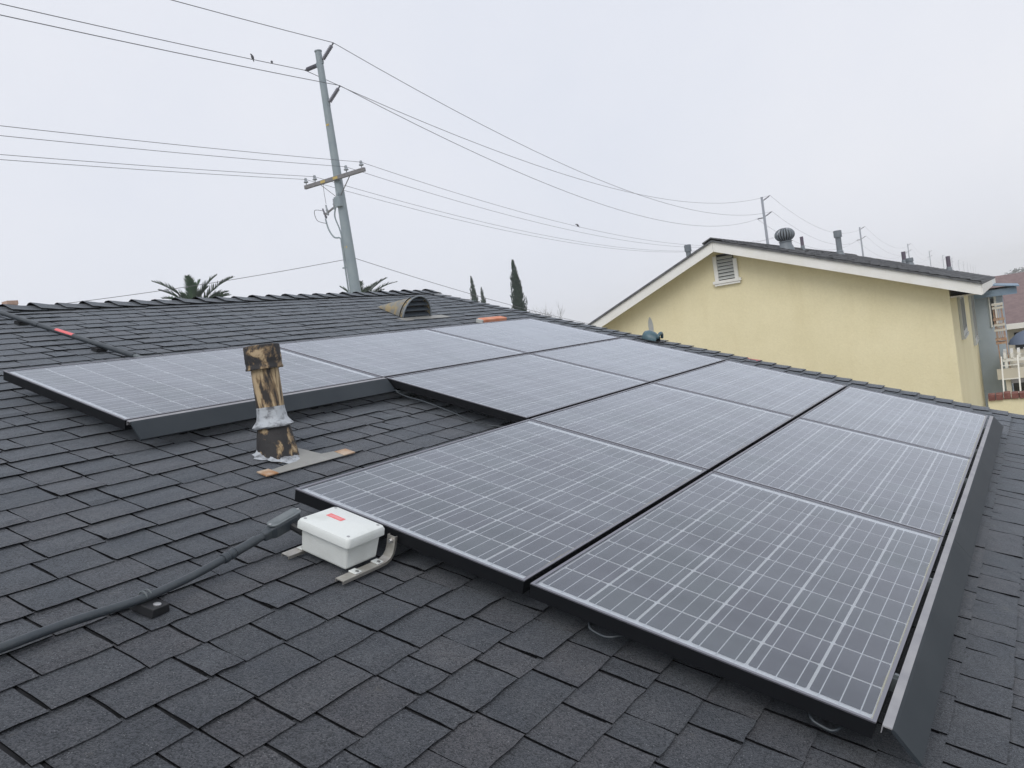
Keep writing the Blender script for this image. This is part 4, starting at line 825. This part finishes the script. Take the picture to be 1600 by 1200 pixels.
for (y1, z1), (y2, z2), lab in tw:
    sp_ = [span(attach(-1, y1, z1), attach(0, y1, z1), SAG_L), span(attach(0, y1, z1), attach(1, y2, z2), SAG_R)]
    for k in range(1, 8): sp_.append(span(attach(k, y2, z2), attach(k + 1, y2, z2), SAG_R, 16))
    wire(sp_, .013, lab)
for y, nm in zip(PINS, ('at the crossarm end above the riser conduit', 'second from the crossarm end above the riser', 'second from the crossarm end away from riser', 'at the crossarm end away from the riser')):
    z = zc + .3; wire([span(attach(-1, y, z), attach(0, y, z, xo), 1.1), span(attach(0, y, z, xo), attach(1, y, z), 2.0)], .0085, 'thin distribution wire ' + nm, 'distribution wires')
c0 = attach(0, .15, H - 8.05)
wire([span(at_depth(-120, 498, 30), c0, .2)], .011, 'low sagging cable passing behind the palm to the tall pole', name='service_cable')
wire([span(attach(0, -.15, H - 8.05), at_depth(1000, 520, 60), .35)], .011, 'low cable descending from the tall pole past the cypresses', name='service_cable')
# ------------------------------------------------------------------ birds
def bird(pos, sc_, rot, label, lean=55):
    b = MB(); prof = [(-.17, .004), (-.13, .016), (-.09, .022), (-.05, .04), (0, .055), (.045, .052), (.075, .036), (.09, .03), (.11, .032), (.13, .026), (.142, .010), (.155, .003)]
    vs = []; n = 10
    for i, (x, r) in enumerate(prof):
        a = math.radians(lean) * (1 if x < .08 else .9); cx, cz = x * math.cos(a), x * math.sin(a) + .06
        if x > .08: cx += (x - .08) * .9; cz -= (x - .08) * .25
        for k in range(n):
            an = 2 * math.pi * k / n; fl_ = .35 if x < -.08 else 1
            vs.append((cx - math.sin(a) * r * fl_ * math.sin(an), r * math.cos(an), cz + math.cos(a) * r * fl_ * math.sin(an)))
    b.add(vs, [(i * n + k, i * n + (k + 1) % n, (i + 1) * n + (k + 1) % n, (i + 1) * n + k) for i in range(len(prof) - 1) for k in range(n)] + [tuple(range(n))[::-1], tuple(range((len(prof) - 1) * n, len(prof) * n))])
    for s in (-1, 1): b.tube([(.0, .02 * s, .03), (.012, .02 * s, -.005)], .004, 5)
    o = b.build('bird', M['bird'], None, True); o.location = pos; o.scale = (sc_,) * 3; o.rotation_euler = (0, 0, rot); return tag(o, label, 'bird', 'birds on the wires')
def near_on(pts, x):
    best = min(((abs(project(p)[0] - x), p) for p in pts if project(p)[2] > 1), key=lambda t: t[0]); return best[1]
w2 = span(attach(-1, YA, H - .5), attach(0, YA, H - .5), SAG_L, 3000)
bird(near_on(w2, 395) + Vector((0, 0, .013)), .95, math.radians(200), 'bird perched upright on the conductor, farther from the pole', 72)
bird(near_on(w2, 425) + Vector((0, 0, .013)), .8, math.radians(60), 'smaller hunched bird on the conductor, closer to the pole', 40)
w3 = span(attach(0, PINS[3], zc + .3, xo), attach(1, PINS[3], zc + .3), 2.0, 3000)
bird(near_on(w3, 903) + Vector((0, 0, .009)), 1.0, math.radians(150), 'lone bird on a thin wire above the yellow house', 50)
# ------------------------------------------------------------------ vegetation
def palm(px, py, d, R, seed, label, fr):
    c = at_depth(px, py, d); e = empty('palm_tree', (c.x, c.y, GZ)); tag(e, label, 'palm tree', 'palm trees behind the ridge'); hz = c.z - GZ; rr = random.Random(seed)
    b = MB(); pts = [(0, 0, hz * s / 8) for s in range(9)]; b.tube(pts, [.3 - .012 * s + (.03 if s % 2 else 0) for s in range(9)], 12); b.build('trunk', M['bark'], e)
    rt = Vector((RW[0][0], RW[0][1], 0)).normalized(); aw = Vector((RW[2][0], RW[2][1], 0)).normalized(); k = d / F; cr = MB()
    spec = [(x * k, y * k, rr.uniform(-.7, .7) * R * .5) for x, y in fr]
    spec += [(R * math.cos(a) * .8, rr.uniform(-.75, .3) * R, R * math.sin(a) * .8) for a in [2.399 * i for i in range(14)]]
    for x, y, z in spec:
        hor = rt * x + aw * z; ln = math.sqrt(hor.length ** 2 + y * y) * 1.06; dr = hor.normalized(); el = math.atan2(y, hor.length); bend = rr.uniform(.5, .85); seg = 14
        p = Vector((0, 0, hz)); pts = [p.copy()]; a = el + bend * .5
        for s in range(seg):
            p = p + (dr * math.cos(a) + Vector((0, 0, 1)) * math.sin(a)) * ln / seg; pts.append(p.copy()); a -= bend / seg
        cr.tube(pts, [.03 * (1 - s / (seg + 1)) + .008 for s in range(seg + 1)], 5); side = dr.cross(Vector((0, 0, 1))); NL = 46
        for s in range(3, NL):
            f_ = s / NL * seg; i = min(int(f_), seg - 1); bp2 = pts[i].lerp(pts[i + 1], f_ - i); d2 = (pts[i + 1] - pts[i]).normalized(); nup = side.cross(d2)
            ll_ = .52 * math.sin(math.pi * min(1, .2 + .78 * s / NL)) ** .6 * rr.uniform(.8, 1.12) * R / 2.3
            for sg in (-1, 1):
                nn = (side * sg * .8 + d2 * .95 + nup * rr.uniform(.1, .55)).normalized(); w_ = d2 * .03
                cr.add([bp2 - w_, bp2 + w_, bp2 + nn * ll_ * .6 + w_ * .9, bp2 + nn * ll_ + Vector((0, 0, -.05 * ll_)), bp2 + nn * ll_ * .6 - w_ * .9], [(0, 1, 2, 3, 4)])
    cr.build('crown', M['leaf_palm'], e)
palm(306, 487, 39, 2.3, 2, 'palm tree whose fronds rise over the ridge, crossed by the low cable', ((-78, 20), (-57, 28), (-50, 50), (-42, 36), (-9, 46), (11, 47), (39, 50), (68, 40), (52, 22), (-20, 30), (24, 34), (2, 52)))
palm(563, 480, 50, 2.3, 9, 'palm tree whose fronds show on both sides of the tall pole', ((-26, 34), (-32, 22), (10, 36), (30, 34), (50, 34), (62, 28), (-12, 28), (22, 26), (40, 20), (2, 30)))
def cypress(px, py, d, hw, seed, label, n=5200, vis=5.5):
    c = at_depth(px, py, d); h = c.z - GZ; e = empty('cypress_tree', (c.x, c.y, GZ)); tag(e, label, 'cypress', 'cypress trees'); rr = random.Random(seed)
    b = MB(); b.tube([(0, 0, 0), (0, 0, h * .5), (0, 0, h * .93)], [.16, .1, .02], 8); b.build('trunk', M['bark'], e)
    ph = [rr.uniform(0, 6.28) for _ in range(6)]
    def rad(z, a):
        s = 1 - z / h; base = hw * (min(1, (s * h / vis)) ** .72) if s > 0 else 0
        if z < 1.2: base *= .6 + .4 * z / 1.2
        return base * (1 + .16 * math.sin(3 * a + ph[0] + z * 2.1) + .12 * math.sin(5 * a + ph[1] - z * 3.7) + .1 * math.sin(z * 6 + ph[2] + a))
    b = MB(); prof = [(rad(h * i / 24, 0) * .72 + .01, h * (.04 + .93 * i / 24)) for i in range(25)]; b.lathe(prof, n=10, wob=.1); b.build('inner_foliage', M['leaf_cyp'], e)
    cr = MB()
    for i in range(n):
        z = h * (rr.random() ** .8) * .99 + .2 * rr.random(); z = min(z, h * 1.0); a = rr.uniform(0, 6.283); r = rad(z, a) * rr.uniform(.72, 1.06) + .01
        p = Vector((r * math.cos(a), r * math.sin(a), z)); out = Vector((math.cos(a), math.sin(a), 0)); sd = Vector((-math.sin(a), math.cos(a), 0))
        l = rr.uniform(.10, .24) * (1 if z < h * .9 else .7); w_ = l * .32; dirv = (Vector((0, 0, 1)) + out * rr.uniform(.05, .6) + sd * rr.uniform(-.35, .35)).normalized()
        sd2 = (sd + out * rr.uniform(-.8, .8)).normalized()
        cr.add([p - sd2 * w_ * .5, p + sd2 * w_ * .5, p + dirv * l * .6 + sd2 * w_ * .45, p + dirv * l, p + dirv * l * .6 - sd2 * w_ * .45], [(0, 1, 2, 3, 4)])
    cr.build('crown', M['leaf_cyp'], e)
cypress(801, 408, 55, .68, 1, 'tallest dark cypress rising over the end of our ridge')
cypress(736, 433, 70, .44, 2, 'slim cypress, taller of the small pair beside the ridge end', 3200, 4)
cypress(752, 450, 74, .42, 3, 'smallest slim cypress tucked beside its taller twin', 2600, 4)
c = at_depth(845, 468, 42); tw_ = empty('bare_tree', (c.x, c.y, GZ)); tag(tw_, 'leafless twiggy tree beside the tallest cypress', 'tree'); rr = random.Random(6); hh = c.z - GZ
b = MB(); b.tube([(0, 0, 0), (.05, .03, hh * .4), (0, 0, hh * .72)], [.09, .06, .03], 8); b.build('trunk', M['twig'], tw_)
b = MB()
def branch(p, d, l, r, lv):
    e_ = p + d * l; m_ = p.lerp(e_, .5) + Vector((rr.uniform(-1, 1), rr.uniform(-1, 1), 0)) * l * .06; b.tube([p, m_, e_], [r, r * .8, r * .5], 4)
    if lv:
        for _ in range(4): branch(p.lerp(e_, rr.uniform(.3, 1)), (d + Vector((rr.uniform(-.8, .8), rr.uniform(-.8, .8), rr.uniform(-.1, .6)))).normalized(), l * rr.uniform(.5, .75), r * .55, lv - 1)
for _ in range(5): branch(Vector((0, 0, hh * rr.uniform(.5, .72))), Vector((rr.uniform(-.7, .7), rr.uniform(-.7, .7), .8)).normalized(), hh * .17, .016, 3)
b.build('branches', M['twig'], tw_)
def far_tree(px, py, d, r, seed):
    c = at_depth(px, py, d); e = empty('broad_tree', (c.x, c.y, GZ)); h = c.z - GZ; tag(e, 'broad hazy tree on the skyline above the brown roof', 'tree', 'hazy skyline trees'); rr = random.Random(seed)
    b = MB(); b.tube([(0, 0, 0), (0, 0, h * .6)], [.5, .25], 8); b.build('trunk', M['bark'], e); cr = MB()
    for i in range(2600):
        k = rr.randrange(9); rk = random.Random(seed * 50 + k); cc = Vector((rk.uniform(-1, 1) * r * .75, rk.uniform(-1, 1) * r * .75, h - r * .75 + rk.uniform(-.6, .35) * r))
        d_ = Vector((rr.gauss(0, 1), rr.gauss(0, 1), rr.gauss(0, 1))).normalized(); p = cc + d_ * r * .5 * rr.uniform(.6, 1.05); s1 = Vector((rr.gauss(0, 1), rr.gauss(0, 1), rr.gauss(0, 1))).normalized(); s2 = d_.cross(s1).normalized(); l = r * .075 * rr.uniform(.6, 1.4)
        cr.add([p - s1 * l, p + s2 * l * .6, p + s1 * l, p - s2 * l * .6], [(0, 1, 2, 3)])
    cr.build('crown', M['leaf_far'], e)
far_tree(1582, 424, 260, 5.5, 1); far_tree(1602, 418, 270, 7, 2); far_tree(1640, 420, 265, 6, 3); far_tree(1563, 431, 330, 5, 4)
# chimney far behind the ridge on the left
c = at_depth(16, 475, 24); ch = empty('brick_chimney', (c.x, c.y, GZ)); tag(ch, 'small pinkish brick chimney peeking over the ridge by the conduit', 'chimney'); h = c.z - GZ
b = MB(); b.box(-.14, .14, -.14, .14, 0, h - .02); b.build('stack', M['pink_brick'], ch); b = MB(); b.box(-.155, .155, -.155, .155, h - .02, h + .08); b.build('crown', M['pink_brick'], ch)
# ------------------------------------------------------------------ haze
hz = MB(); hz.box(-340, 960, -340, 340, GZ - 1, ZT + 6); hm = bpy.data.materials.new('thin_fog'); hm.use_nodes = True; t = hm.node_tree; t.nodes.clear()
ho = N(t, 'ShaderNodeOutputMaterial'); pvn = N(t, 'ShaderNodeVolumePrincipled'); pvn.inputs['Color'].default_value = (.99, .99, 1, 1); pvn.inputs['Density'].default_value = .0013; t.links.new(pvn.outputs['Volume'], ho.inputs['Volume'])
tag(hz.build('haze', hm), kind='stuff')
